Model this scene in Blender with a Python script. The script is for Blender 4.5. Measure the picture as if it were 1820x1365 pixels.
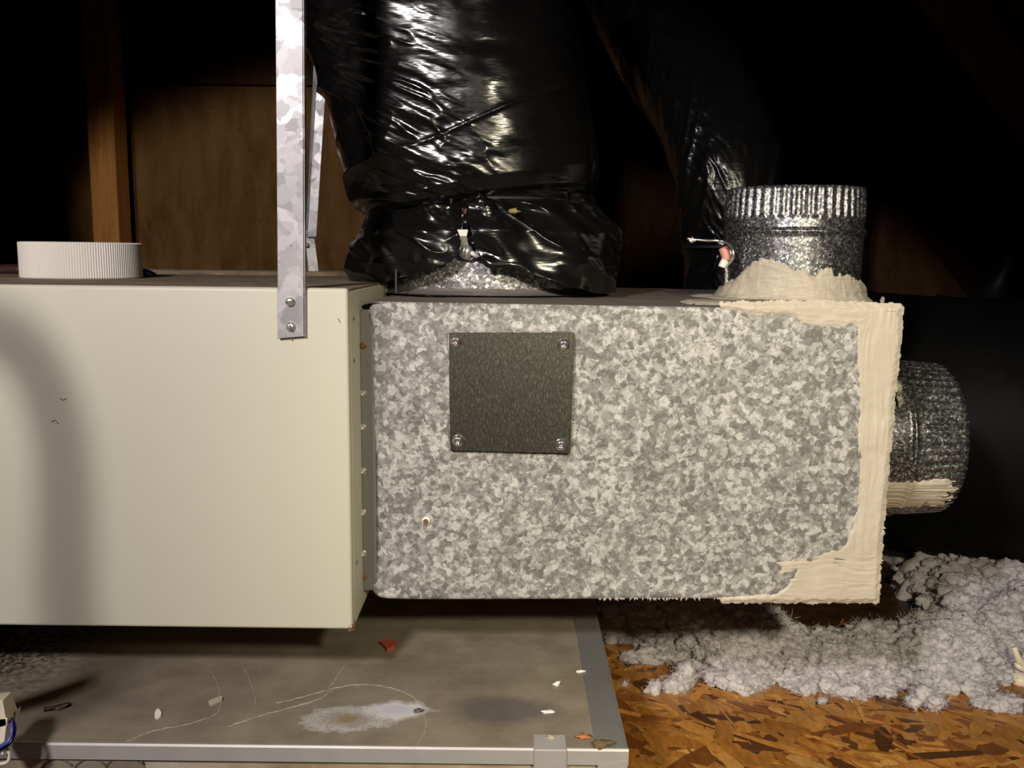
import bpy, bmesh, math, random
import numpy as np
from mathutils import Vector, Matrix

for o in list(bpy.data.objects): bpy.data.objects.remove(o)
SC = bpy.context.scene
COL = SC.collection
random.seed(7)
RNG = np.random.default_rng(7)
PI = math.pi

# ------------------------------------------------------------------ camera
F_PX, W_PX, H_PX = 1600.0, 1820.0, 1365.0
CAM_Z = 0.54
PITCH, ROLL = math.radians(8.1), math.radians(0.65)
cam_d = bpy.data.cameras.new('camera'); cam = bpy.data.objects.new('camera', cam_d); COL.objects.link(cam)
cam_d.sensor_width = 36.0; cam_d.lens = F_PX / W_PX * 36.0
cam_d.clip_start = 0.01; cam_d.clip_end = 50
CAM_M = Matrix.Translation((0, 0, CAM_Z)) @ Matrix.Rotation(PI/2 - PITCH, 4, 'X') @ Matrix.Rotation(ROLL, 4, 'Z')
cam.matrix_world = CAM_M
SC.camera = cam
CAM_R = CAM_M.to_3x3()

# ------------------------------------------------------------------ world, lamps, exposure
world = bpy.data.worlds.new('attic_dark'); SC.world = world; world.use_nodes = True
world.node_tree.nodes['Background'].inputs[0].default_value = (0.9, 0.95, 1.0, 1)
world.node_tree.nodes['Background'].inputs[1].default_value = 0.0012
SC.view_settings.view_transform = 'Standard'; SC.view_settings.look = 'None'
SC.view_settings.gamma = 1.0; SC.view_settings.use_curve_mapping = False
SC.view_settings.exposure = 0.0

def spot(name, loc, target, power, color, angle, blend, radius):
    d = bpy.data.lights.new(name, 'SPOT'); o = bpy.data.objects.new(name, d); COL.objects.link(o)
    d.energy = power; d.color = color; d.spot_size = math.radians(angle); d.spot_blend = blend
    d.shadow_soft_size = radius
    o.location = loc
    o.rotation_euler = (Vector(target) - Vector(loc)).to_track_quat('-Z', 'Y').to_euler()
    return o
# two hand lamps beside the photographer: a cool one at the left, a warm one at the right
def aim(loc, az, el): a, e = math.radians(az), math.radians(el); return tuple(Vector(loc) + Vector((math.sin(a)*math.cos(e), math.cos(a)*math.cos(e), math.sin(e))))
COOL = (-0.42, -0.30, CAM_Z + 0.51)
spot('cool_work_lamp', COOL, aim(COOL, 5, -33), 67, (1.0, 0.925, 0.905), 69, 0.14, 0.06)
spot('warm_work_lamp', (0.36, -0.25, CAM_Z + 0.28), (0.235, 0.84, 0.305), 58, (1.0, 0.90, 0.66), 55, 1.0, 0.04)

# ------------------------------------------------------------------ helpers
def ray(px, py):
    return CAM_R @ Vector(((px - W_PX/2)/F_PX, -(py - H_PX/2)/F_PX, -1.0))
def at(px, py, Y):
    d = ray(px, py); t = Y/d.y
    return Vector((d.x*t, Y, CAM_Z + d.z*t))
def atz(px, py, Z):
    d = ray(px, py); t = (Z - CAM_Z)/d.z
    return Vector((d.x*t, d.y*t, Z))

def _hash(ix, iy, iz, seed):
    h = (ix.astype(np.int64)*374761393 + iy.astype(np.int64)*668265263 + iz.astype(np.int64)*2147483647 + seed*1274126177) & 0xffffffff
    h = ((h ^ (h >> 13))*1274126177) & 0xffffffff
    h = h ^ (h >> 16)
    return (h & 0xffff)/32767.5 - 1.0
def vnoise(x, y, z=0.0, seed=0):
    x, y, z = np.broadcast_arrays(np.asarray(x, float), np.asarray(y, float), np.asarray(z, float))
    x0, y0, z0 = np.floor(x), np.floor(y), np.floor(z)
    fx, fy, fz = x-x0, y-y0, z-z0
    ux, uy, uz = [f*f*f*(f*(f*6-15)+10) for f in (fx, fy, fz)]
    r = 0
    for i in (0, 1):
        for j in (0, 1):
            for k in (0, 1):
                w = (ux if i else 1-ux)*(uy if j else 1-uy)*(uz if k else 1-uz)
                r = r + w*_hash(x0+i, y0+j, z0+k, seed)
    return r
def fbm(x, y, z=0.0, seed=0, n=3):
    r, a, f = 0, 1.0, 1.0
    for i in range(n):
        r = r + a*vnoise(np.asarray(x)*f, np.asarray(y)*f, np.asarray(z)*f, seed+i*17); a *= .5; f *= 2.03
    return r
def sstep(a, b, x):
    t = np.clip((np.asarray(x, float)-a)/(b-a), 0, 1); return t*t*(3-2*t)

def tag(o, label, cat, group=None, kind=None):
    if label: o['label'] = label
    if cat: o['category'] = cat
    if group: o['group'] = group
    if kind: o['kind'] = kind
    return o
def empty(name, loc, label, cat, group=None):
    o = bpy.data.objects.new(name, None); COL.objects.link(o); o.location = loc; o.empty_display_size = .05
    return tag(o, label, cat, group)
def link(name, me, mat, parent=None, smooth=False):
    if mat is not None:
        for m in (mat if isinstance(mat, (list, tuple)) else [mat]): me.materials.append(m)
    if smooth: me.polygons.foreach_set('use_smooth', [True]*len(me.polygons))
    o = bpy.data.objects.new(name, me); COL.objects.link(o)
    if parent is not None:
        o.parent = parent
        off = parent.location if parent.parent is None else Vector((0, 0, 0))     # parts keep world coordinates
        o.matrix_parent_inverse = Matrix.Translation(-off)
    return o
def pyd(name, verts, faces, mat, parent=None, smooth=False):
    me = bpy.data.meshes.new(name); me.from_pydata([tuple(v) for v in verts], [], [tuple(f) for f in faces]); me.update()
    return link(name, me, mat, parent, smooth)
def bmo(name, bm, mat, parent=None, smooth=False):
    me = bpy.data.meshes.new(name); bmesh.ops.recalc_face_normals(bm, faces=bm.faces); bm.to_mesh(me); bm.free()
    return link(name, me, mat, parent, smooth)
def grid(name, P, mat, parent=None, wrap=False, keep=None, smooth=True, flip=False):
    nu, nv = P.shape[:2]
    idx = np.arange(nu*nv).reshape(nu, nv)
    if wrap: idx = np.vstack([idx, idx[:1]])
    a, b, c, d = idx[:-1, :-1], idx[1:, :-1], idx[1:, 1:], idx[:-1, 1:]
    q = np.stack([a, b, c, d] if not flip else [a, d, c, b], -1).reshape(-1, 4)
    if keep is not None:
        k = keep if not wrap else np.vstack([keep, keep[:1]])
        kk = (k[:-1, :-1] & k[1:, :-1] & k[1:, 1:] & k[:-1, 1:]).reshape(-1); q = q[kk]
    V = P.reshape(-1, 3)
    used, inv = np.unique(q, return_inverse=True)
    V = V[used]; q = inv.reshape(-1, 4)
    me = bpy.data.meshes.new(name)
    me.vertices.add(len(V)); me.vertices.foreach_set('co', V.ravel())
    me.loops.add(q.size); me.loops.foreach_set('vertex_index', q.ravel().astype(np.int32))
    me.polygons.add(len(q)); me.polygons.foreach_set('loop_start', np.arange(0, q.size, 4, dtype=np.int32))
    me.update(calc_edges=True); me.validate()
    return link(name, me, mat, parent, smooth)
def tri_soup(name, V, Fc, mat, parent=None, smooth=False, cols=None):
    me = bpy.data.meshes.new(name)
    me.vertices.add(len(V)); me.vertices.foreach_set('co', np.ascontiguousarray(V).ravel())
    n = Fc.shape[1]
    me.loops.add(Fc.size); me.loops.foreach_set('vertex_index', Fc.ravel().astype(np.int32))
    me.polygons.add(len(Fc)); me.polygons.foreach_set('loop_start', np.arange(0, Fc.size, n, dtype=np.int32))
    me.update(calc_edges=True)
    if cols is not None:
        ca = me.color_attributes.new('Col', 'FLOAT_COLOR', 'POINT')
        ca.data.foreach_set('color', np.ascontiguousarray(cols).ravel())
    return link(name, me, mat, parent, smooth)
def box_bm(lo, hi, bev=0.0, seg=2):
    bm = bmesh.new(); bmesh.ops.create_cube(bm, size=1)
    for v in bm.verts:
        v.co = Vector([(lo[i]+hi[i])/2 + v.co[i]*(hi[i]-lo[i]) for i in range(3)])
    if bev: bmesh.ops.bevel(bm, geom=bm.edges[:], offset=bev, segments=seg, profile=.5, affect='EDGES')
    return bm
def box(name, lo, hi, mat, parent=None, bev=0.0, seg=2, smooth=False):
    return bmo(name, box_bm(lo, hi, bev, seg), mat, parent, smooth)
def hexa(name, c8, mat, parent=None, bev=0.0, seg=2, smooth=False):
    """c8: four front corners (tl, tr, br, bl) then the four behind them"""
    bm = bmesh.new(); v = [bm.verts.new(c) for c in c8]
    for f in ((0,1,2,3), (7,6,5,4), (0,4,5,1), (1,5,6,2), (2,6,7,3), (3,7,4,0)): bm.faces.new([v[i] for i in f])
    if bev: bmesh.ops.bevel(bm, geom=bm.edges[:], offset=bev, segments=seg, profile=.5, affect='EDGES')
    return bmo(name, bm, mat, parent, smooth)
def extrude_poly(name, pts, vec, mat, parent=None, bev=0.0):
    bm = bmesh.new(); vec = Vector(vec)
    a = [bm.verts.new(Vector(p)) for p in pts]; b = [bm.verts.new(Vector(p)+vec) for p in pts]
    n = len(pts); bm.faces.new(a); bm.faces.new(b[::-1])
    for i in range(n): bm.faces.new([a[i], b[i], b[(i+1) % n], a[(i+1) % n]])
    if bev: bmesh.ops.bevel(bm, geom=bm.edges[:], offset=bev, segments=2, affect='EDGES')
    return bmo(name, bm, mat, parent)
def catmull(pts, n=8):
    P = [np.array(p, float) for p in pts]; P = [2*P[0]-P[1]] + P + [2*P[-1]-P[-2]]; out = []
    for i in range(1, len(P)-2):
        for k in range(n):
            t = k/n
            out.append(.5*((2*P[i]) + (-P[i-1]+P[i+1])*t + (2*P[i-1]-5*P[i]+4*P[i+1]-P[i+2])*t*t + (-P[i-1]+3*P[i]-3*P[i+1]+P[i+2])*t**3))
    out.append(P[-2]); return np.array(out)
def tube_pts(path, r, ns=10):
    path = np.asarray(path, float); T = np.gradient(path, axis=0); T /= np.linalg.norm(T, axis=1, keepdims=True)+1e-12
    ref = np.array([0.31, 0.2, 0.93]); rings = []
    r = np.broadcast_to(r, (len(path),))
    for p, t, rr in zip(path, T, r):
        e1 = np.cross(t, ref)
        if np.linalg.norm(e1) < .15: e1 = np.cross(t, [1, 0, 0])
        e1 /= np.linalg.norm(e1); e2 = np.cross(t, e1)
        a = np.linspace(0, 2*PI, ns, endpoint=False)
        rings.append(p + rr*(np.cos(a)[:, None]*e1 + np.sin(a)[:, None]*e2))
    return np.array(rings)
def tube(name, path, r, mat, parent=None, ns=10, smooth_n=8):
    path = catmull(path, smooth_n) if smooth_n else np.asarray(path, float)
    R = tube_pts(path, r, ns); n, m = R.shape[:2]
    V = list(R.reshape(-1, 3)); Fc = []
    for i in range(n-1):
        for j in range(m):
            Fc.append((i*m+j, i*m+(j+1) % m, (i+1)*m+(j+1) % m, (i+1)*m+j))
    Fc.append(tuple(range(m))[::-1]); Fc.append(tuple((n-1)*m+j for j in range(m)))
    return pyd(name, V, Fc, mat, parent, True)
def lathe_verts(prof, n):
    V, Fc = [], []
    for r, h in prof:
        for j in range(n):
            a = 2*PI*j/n; V.append((r*math.cos(a), r*math.sin(a), h))
    m = len(prof)
    for i in range(m-1):
        for j in range(n): Fc.append((i*n+j, i*n+(j+1) % n, (i+1)*n+(j+1) % n, (i+1)*n+j))
    Fc.append(tuple((m-1)*n+j for j in range(n)))
    return V, Fc
def screw(name, loc, nrm, r, mats, parent, slot=0.0, kind='slot', h=None):
    """screw head pointing along nrm"""
    h = h or r*.55
    prof = {'slot': [(r, 0), (r, h*.45), (r*.86, h*.8), (r*.5, h), (r*.1, h*1.03)],
            'washer': [(r, 0), (r, h*.16), (r*.93, h*.26), (r*.7, h*.27), (r*.66, h*.8), (r*.58, h*.95), (r*.34, h), (r*.3, h*.6), (r*.05, h*.55)],
            'hex': [(r, 0), (r, h*.2), (r*.7, h*.25), (r*.7, h*.9), (r*.6, h), (r*.1, h)]}[kind]
    V, Fc = lathe_verts(prof, 20 if kind != 'hex' else 12)
    mi = [0]*len(Fc)
    if kind == 'slot':
        c, s = math.cos(slot), math.sin(slot); L, w = r*.92, r*.12; b = len(V)
        for z in (h*.5, h*1.06):
            for u, v in ((-L, -w), (L, -w), (L, w), (-L, w)): V.append((u*c-v*s, u*s+v*c, z))
        for f in ((4,5,6,7), (0,1,5,4), (1,2,6,5), (2,3,7,6), (3,0,4,7)): Fc.append(tuple(b+i for i in f)); mi.append(1)
    q = Vector((0, 0, 1)).rotation_difference(Vector(nrm).normalized())
    V = [q @ Vector(v) + Vector(loc) for v in V]
    o = pyd(name, V, Fc, mats, parent, True)
    o.data.polygons.foreach_set('material_index', mi)
    return o

# ------------------------------------------------------------------ materials
MATS = {}
class NT:
    def __init__(s, name):
        s.m = bpy.data.materials.new(name); s.m.use_nodes = True; s.t = s.m.node_tree; s.n = s.t.nodes
        s.b = s.n['Principled BSDF']; s.tc = s.n.new('ShaderNodeTexCoord'); MATS[name] = s.m
    def L(s, a, b): s.t.links.new(a, b)
    def set(s, **k):
        for n, v in k.items(): s.b.inputs[n.replace('_', ' ')].default_value = v
    def mapping(s, scale=(1, 1, 1), rot=(0, 0, 0), loc=(0, 0, 0), src=None):
        m = s.n.new('ShaderNodeMapping'); m.inputs['Scale'].default_value = scale; m.inputs['Rotation'].default_value = rot; m.inputs['Location'].default_value = loc
        s.L(src or s.tc.outputs['Object'], m.inputs[0]); return m.outputs[0]
    def noise(s, scale, detail=3, rough=.5, vec=None, dist=0.0, out=0):
        m = s.n.new('ShaderNodeTexNoise'); m.inputs['Scale'].default_value = scale; m.inputs['Detail'].default_value = detail
        m.inputs['Roughness'].default_value = rough; m.inputs['Distortion'].default_value = dist
        s.L(vec or s.tc.outputs['Object'], m.inputs['Vector']); return m.outputs[out]
    def voronoi(s, scale, vec=None, feature='F1', rand=1.0):
        m = s.n.new('ShaderNodeTexVoronoi'); m.feature = feature; m.inputs['Scale'].default_value = scale; m.inputs['Randomness'].default_value = rand
        s.L(vec or s.tc.outputs['Object'], m.inputs['Vector']); return m
    def wave(s, scale, vec=None, dist=2, detail=2, dscale=1.0):
        m = s.n.new('ShaderNodeTexWave'); m.inputs['Scale'].default_value = scale; m.inputs['Distortion'].default_value = dist
        m.inputs['Detail'].default_value = detail; m.inputs['Detail Scale'].default_value = dscale
        s.L(vec or s.tc.outputs['Object'], m.inputs['Vector']); return m.outputs[0]
    def ramp(s, fac, stops, interp='LINEAR'):
        m = s.n.new('ShaderNodeValToRGB'); m.color_ramp.interpolation = interp; e = m.color_ramp.elements
        while len(e) < len(stops): e.new(.5)
        for el, (p, c) in zip(e, stops):
            el.position = p; el.color = (c, c, c, 1) if isinstance(c, (int, float)) else (*c, 1)
        s.L(fac, m.inputs[0]); return m.outputs[0]
    def mix(s, fac, a, b, mode='MIX'):
        m = s.n.new('ShaderNodeMix'); m.data_type = 'RGBA'; m.blend_type = mode
        for i, v in ((0, fac), (6, a), (7, b)):
            if hasattr(v, 'is_output'): s.L(v, m.inputs[i])
            else: m.inputs[i].default_value = v if i == 0 else ((v, v, v, 1) if isinstance(v, (int, float)) else (*v, 1))
        return m.outputs[2]
    def math(s, op, a, b=0.0, c=None):
        m = s.n.new('ShaderNodeMath'); m.operation = op
        for i, v in enumerate((a, b) if c is None else (a, b, c)):
            if hasattr(v, 'is_output'): s.L(v, m.inputs[i])
            else: m.inputs[i].default_value = v
        return m.outputs[0]
    def vadd(s, a, b, k):
        m = s.n.new('ShaderNodeVectorMath'); m.operation = 'MULTIPLY_ADD'; s.L(b, m.inputs[0]); m.inputs[1].default_value = (k, k, k); s.L(a, m.inputs[2]); return m.outputs[0]
    def bump(s, h, strength=.3, dist=.002):
        m = s.n.new('ShaderNodeBump'); m.inputs['Strength'].default_value = strength; m.inputs['Distance'].default_value = dist
        s.L(h, m.inputs['Height']); s.L(m.outputs[0], s.b.inputs['Normal'])
    def col(s, c): s.L(c, s.b.inputs['Base Color'])
    def rgh(s, c): s.L(c, s.b.inputs['Roughness'])

def simple(name, col, rough=.5, metal=0.0, var=.12, scale=60, bump=0.0, spec=.5):
    n = NT(name); f = n.noise(scale, 4)
    n.col(n.mix(f, tuple(c*(1-var) for c in col), tuple(min(1, c*(1+var)) for c in col)))
    n.set(Roughness=rough, Metallic=metal, Specular_IOR_Level=spec)
    if bump: n.bump(n.noise(scale*3, 4), bump, .001)
    return n.m

# beige enamel
n = NT('beige_enamel'); g = n.noise(3, 3); d = n.noise(420, 2)
c = n.mix(g, (.51, .488, .39), (.56, .538, .435)); c = n.mix(n.ramp(d, [(.0, 0), (.72, 0), (.8, .10)]), c, (.36, .31, .22))
n.col(c); n.set(Roughness=.42, Specular_IOR_Level=.35); n.bump(n.noise(60, 3), .04, .002)
M_BEIGE = n.m
# dusty top of the cabinet
n = NT('dusty_brown_metal'); c = n.ramp(n.noise(30, 5, .65), [(.3, (.12, .085, .05)), (.55, (.22, .165, .105)), (.75, (.33, .27, .19))])
n.col(c); n.set(Roughness=.85); n.bump(n.noise(300, 4), .3, .001)
M_DUSTTOP = n.m

def spangle(name, scale, stops, metal, r0, r1, tint2=None, warp=.25, fine=.25, bump=.0, glint=0):
    n = NT(name)
    w = n.noise(scale*1.1, 3, .6, out=1)
    v = n.vadd(n.tc.outputs['Object'], w, warp/scale)
    a = n.voronoi(scale, v); b = n.voronoi(scale*2.3, v)
    sa = n.n.new('ShaderNodeSeparateColor'); n.L(a.outputs['Color'], sa.inputs[0])
    sb = n.n.new('ShaderNodeSeparateColor'); n.L(b.outputs['Color'], sb.inputs[0])
    f = n.math('MULTIPLY_ADD', sb.outputs[0], .42, n.math('MULTIPLY', sa.outputs[0], .58))
    f = n.math('MULTIPLY_ADD', n.math('SUBTRACT', n.noise(scale*5, 3, .6), .5), fine, f)
    f = n.math('MULTIPLY_ADD', n.math('SUBTRACT', n.noise(9, 3, .6), .5), .35, f)
    c = n.ramp(f, stops)
    if glint:
        g = n.voronoi(scale*1.35, v); sg = n.n.new('ShaderNodeSeparateColor'); n.L(g.outputs['Color'], sg.inputs[0])
        c = n.mix(n.ramp(sg.outputs[2], [(.80, 0), (.88, glint)]), c, stops[-1][1])
        c = n.mix(n.ramp(sg.outputs[1], [(.84, 0), (.92, glint)]), c, stops[0][1])
    n.col(c); n.set(Metallic=metal)
    n.rgh(n.ramp(sb.outputs[1], [(0, r0), (1, r1)]))
    if bump: n.bump(f, bump, .001)
    return n
n = spangle('galvanised_spangle', 150, [(.2, (.13, .124, .113)), (.42, (.20, .195, .182)), (.6, (.265, .26, .244)), (.82, (.46, .455, .43))], .10, .55, .75, warp=1.0, fine=.45, bump=.08, glint=.5)
M_GALV = n.m
n = spangle('galvanised_fine', 420, [(.2, (.06, .06, .064)), (.55, (.17, .17, .178)), (.76, (.34, .34, .345)), (.88, (.85, .85, .85))], .85, .2, .42, warp=.3, bump=.5)
M_GFINE = n.m
n = spangle('galvanised_dusted', 300, [(.2, (.10, .10, .10)), (.5, (.24, .24, .235)), (.72, (.42, .42, .41)), (.84, (.95, .95, .93))], .55, .3, .6, warp=.3, bump=.5)
M_GDUST = n.m
n = spangle('galvanised_strap', 38, [(.2, (.25, .24, .252)), (.5, (.36, .348, .36)), (.8, (.47, .46, .47))], .25, .35, .6, warp=.9, fine=.2)
M_STRAP = n.m
# brushed cover plate
n = NT('brushed_plate'); a = n.noise(1.0, 5, .7, n.mapping((1100, 1, 220))); b = n.noise(900, 4, .7)
f = n.math('MULTIPLY_ADD', a, .6, n.math('MULTIPLY', b, .4))
n.col(n.ramp(f, [(.36, (.045, .044, .036)), (.52, (.085, .083, .068)), (.68, (.30, .295, .25))])); n.set(Metallic=.85, Roughness=.38); n.bump(f, .15, .0006)
M_PLATE = n.m
# grey sheet of the lower casing: dusty, with the dried white residue
n = NT('dusty_grey_sheet'); M_PAN = n.m; PAN_NT = n
M_PANEDGE = simple('clean_zinc_edge', (.25, .245, .235), .42, .5, .12, 25)
M_PANFRONT = None
n = NT('stained_front_sheet'); f = n.noise(14, 5, .6)
n.col(n.ramp(f, [(.3, (.22, .15, .09)), (.5, (.38, .30, .2)), (.7, (.5, .45, .36))])); n.set(Roughness=.55, Metallic=.2); M_PANFRONT = n.m
M_LIP = simple('zinc_lip', (.40, .385, .36), .5, .3, .15, 40)
M_SCREW = simple('screw_zinc', (.72, .70, .66), .28, .8, .1, 200)
M_BRIGHT = simple('screw_bright', (.8, .8, .8), .16, .95, .08, 200)
M_SLOT = simple('screw_slot_dark', (.09, .085, .075), .6)
n = NT('rusty_screw'); n.col(n.ramp(n.noise(500, 4), [(.35, (.08, .04, .02)), (.55, (.26, .12, .05)), (.7, (.45, .36, .28))])); n.set(Roughness=.8, Metallic=.2); M_RUST = n.m
# duct mastic
n = NT('duct_mastic'); f = n.noise(1.0, 4, .6, n.mapping((60, 60, 14)))
n.col(n.mix(f, (.40, .35, .28), (.52, .465, .385))); n.set(Roughness=.5, Specular_IOR_Level=.35); n.bump(n.noise(700, 4, .65), .25, .0006)
M_MASTIC = n.m
n = NT('dirty_mastic'); f = n.noise(70, 5, .65)
n.col(n.ramp(f, [(.35, (.08, .075, .065)), (.5, (.32, .30, .25)), (.65, (.55, .50, .42))])); n.set(Roughness=.7); n.bump(n.noise(500, 4), .4, .001); M_DMASTIC = n.m
# black polythene
n = NT('black_polythene'); f = n.noise(30, 4)
n.col(n.mix(f, (.003, .003, .003), (.007, .0065, .006))); n.set(Roughness=.2, Specular_IOR_Level=.55); n.rgh(n.ramp(n.noise(45, 3), [(.3, .13), (.7, .3)]))
n.bump(n.noise(1.0, 3, .55, n.mapping((26, 26, 120))), .35, .002); M_BLACK = n.m
n = NT('black_polythene_worn'); n.col(n.mix(n.noise(30, 4), (.003, .003, .003), (.006, .006, .006))); n.set(Roughness=.25, Specular_IOR_Level=.45); n.bump(n.noise(1.0, 3, .55, n.mapping((26, 26, 120))), .35, .002); M_BLACK2 = n.m
M_DULLBLK = simple('dull_black_film', (.004, .004, .004), .6, 0, .3, 20, .3, .12)
M_MATBLACK = simple('matt_black', (.010, .010, .010), .55)
# timber
def wood(name, a, b, c, sc=(6, 6, .6), rough=.7):
    n = NT(name); f = n.noise(9, 5, .6, n.mapping(sc), dist=.4); k = n.noise(26, 4, .7)
    x = n.ramp(f, [(.3, a), (.5, b), (.72, c)]); x = n.mix(n.ramp(k, [(0, 0), (.62, 0), (.72, .55)]), x, tuple(v*.35 for v in a)); n.col(x); n.set(Roughness=rough, Specular_IOR_Level=.12); n.bump(f, .15, .003); return n.m
M_PLY = wood('plywood', (.15, .07, .02), (.215, .108, .032), (.28, .15, .048), (2.5, 2.5, .8))
M_PLYSHADE = wood('plywood_shaded', (.08, .038, .015), (.11, .055, .022), (.15, .08, .032), (2.5, 2.5, .8))  # darker copy of the plywood; dimness of recess and far walls is painted in
M_STUD = wood('softwood_post', (.50, .20, .045), (.64, .28, .07), (.74, .36, .10), (9, 9, .5))
M_RAFT = wood('softwood_rafter', (.22, .12, .055), (.30, .17, .08), (.4, .24, .12), (6, 6, 1.2))
# strand board
n = NT('strand_board_base'); n.col(n.ramp(n.noise(40, 4), [(.3, (.03, .014, .006)), (.7, (.09, .042, .016))])); n.set(Roughness=.45); M_OSB = n.m
n = NT('wood_strand'); ca = n.n.new('ShaderNodeVertexColor'); ca.layer_name = 'Col'
gr = n.noise(1.0, 4, .6, n.mapping((160, 40, 40))); n.col(n.mix(1.0, ca.outputs[0], n.ramp(gr, [(.3, .72), (.7, 1.15)]), 'MULTIPLY')); n.set(Roughness=.36, Specular_IOR_Level=.5); n.bump(gr, .2, .001); M_STRAND = n.m
# loose-fill insulation
n = NT('white_loose_fill'); f = n.noise(45, 3)
n.bump(n.noise(420, 5, .7, dist=1.2), .9, .004)
n.col(n.mix(f, (.82, .765, .77), (.95, .905, .91))); n.set(Roughness=.95, Specular_IOR_Level=.05, Subsurface_Weight=.35, Subsurface_Radius=(.008, .008, .008), Subsurface_Scale=.6)
M_FLUFF = n.m
M_DULLZN = simple('dull_zinc', (.15, .133, .128), .6, .2, .3, 40, .2)
M_DUSTZN = simple('dusty_zinc_top', (.15, .125, .105), .75, .1, .35, 30, .2)
M_TAPE = simple('white_strapping', (.72, .68, .60), .5, 0, .05, 80)
M_TAPEDK = simple('tape_core', (.22, .16, .10), .8)
M_REDPL = simple('red_plastic', (.035, .006, .006), .6)
M_PINK = simple('pink_tube', (.55, .24, .17), .5)
M_WHITEPL = simple('white_plastic', (.72, .70, .62), .4)
M_CREAM = simple('cream_nylon', (.80, .72, .54), .45, 0, .04)
M_BLUE = simple('blue_wire', (.05, .055, .30), .35)
M_WIREBG = simple('beige_wire', (.66, .60, .46), .4)
M_TAN = simple('tan_chip', (.42, .36, .27), .8)
M_WHITECH = simple('white_chip', (.75, .71, .66), .8)
M_DUSTBR = simple('brown_debris', (.14, .085, .04), .95, 0, .5, 300)
M_ORANGE = simple('rust_orange', (.42, .17, .05), .9, 0, .4, 300)
M_BLUEDK = simple('dark_blue_pipe', (.012, .017, .024), .5)

# dusty sheet node tree: dust mottling, a dried residue of two ovals and a dark oval, all fixed to the sheet
n = PAN_NT
pos = n.n.new('ShaderNodeSeparateXYZ'); n.L(n.tc.outputs['Object'], pos.inputs[0])
def oval(cx, cy, rx, ry, wob=.25, sc=40):
    dx = n.math('DIVIDE', n.math('SUBTRACT', pos.outputs[0], cx), rx); dy = n.math('DIVIDE', n.math('SUBTRACT', pos.outputs[1], cy), ry)
    d = n.math('SQRT', n.math('ADD', n.math('MULTIPLY', dx, dx), n.math('MULTIPLY', dy, dy)))
    return n.math('MULTIPLY_ADD', n.math('SUBTRACT', n.noise(sc, 4, .65), .5), wob, d)
PAN_Z = 0.13
def panxy(px, py): v = atz(px, py, PAN_Z); return v.x, v.y
base = n.ramp(n.noise(16, 5, .65), [(.28, (.15, .122, .085)), (.5, (.215, .18, .13)), (.75, (.29, .25, .185))])
base = n.mix(n.ramp(n.noise(1.0, 4, .6, n.mapping((20, 160, 1))), [(.4, 0), (.75, .35)]), base, (.25, .225, .17))
base = n.mix(n.ramp(n.noise(600, 3, .7), [(0, 0), (.68, 0), (.78, .5)]), base, (.40, .36, .29))
sp = n.noise(650, 3, .7)
x, y = panxy(705, 1262); o1 = oval(x, y, .034, .019, 1.1, 45)
x, y = panxy(612, 1278); o2 = oval(x, y, .044, .024, 1.1, 45)
x, y = panxy(618, 1278); o3 = oval(x, y, .013, .009, .6, 90)
x, y = panxy(895, 1262); o4 = oval(x, y, .058, .03, .5, 30)
x, y = panxy(655, 1265); o5 = oval(x, y, .075, .042, .3, 30)
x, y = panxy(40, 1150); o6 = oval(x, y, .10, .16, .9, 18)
x, y = panxy(705, 1262); o7 = oval(x, y, .022, .012, .5, 80)
base = n.mix(n.ramp(o4, [(.55, .7), (1.1, 0)]), base, (.085, .078, .075))
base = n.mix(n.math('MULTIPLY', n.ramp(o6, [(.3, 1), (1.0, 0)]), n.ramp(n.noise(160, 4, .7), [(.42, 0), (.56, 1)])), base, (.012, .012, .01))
base = n.mix(n.ramp(o5, [(.5, .35), (1.0, 0)]), base, (.24, .22, .19))
base = n.mix(n.math('MULTIPLY', n.ramp(o2, [(.35, .35), (.7, .95), (.95, .5), (1.2, 0)]), n.ramp(sp, [(.32, 0), (.55, 1)])), base, (.50, .48, .46))
base = n.mix(n.ramp(o3, [(.4, .8), (1.0, 0)]), base, (.24, .17, .06))
base = n.mix(n.math('MULTIPLY', n.ramp(o1, [(.6, 1), (1.15, 0)]), n.ramp(sp, [(.2, .35), (.5, 1)])), base, (.62, .60, .60))
base = n.mix(n.ramp(o7, [(.5, .6), (1.1, 0)]), base, (.44, .45, .56))
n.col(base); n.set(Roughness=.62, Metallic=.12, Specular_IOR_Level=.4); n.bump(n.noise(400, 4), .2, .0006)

# ------------------------------------------------------------------ structure
ST = lambda o, label, cat: tag(o, label, cat, kind='structure')
fl = ST(box('floor', (-2.2, -.6, -.02), (1.9, 5.54, 0), M_OSB), 'amber strand board attic floor', 'floor')
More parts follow.
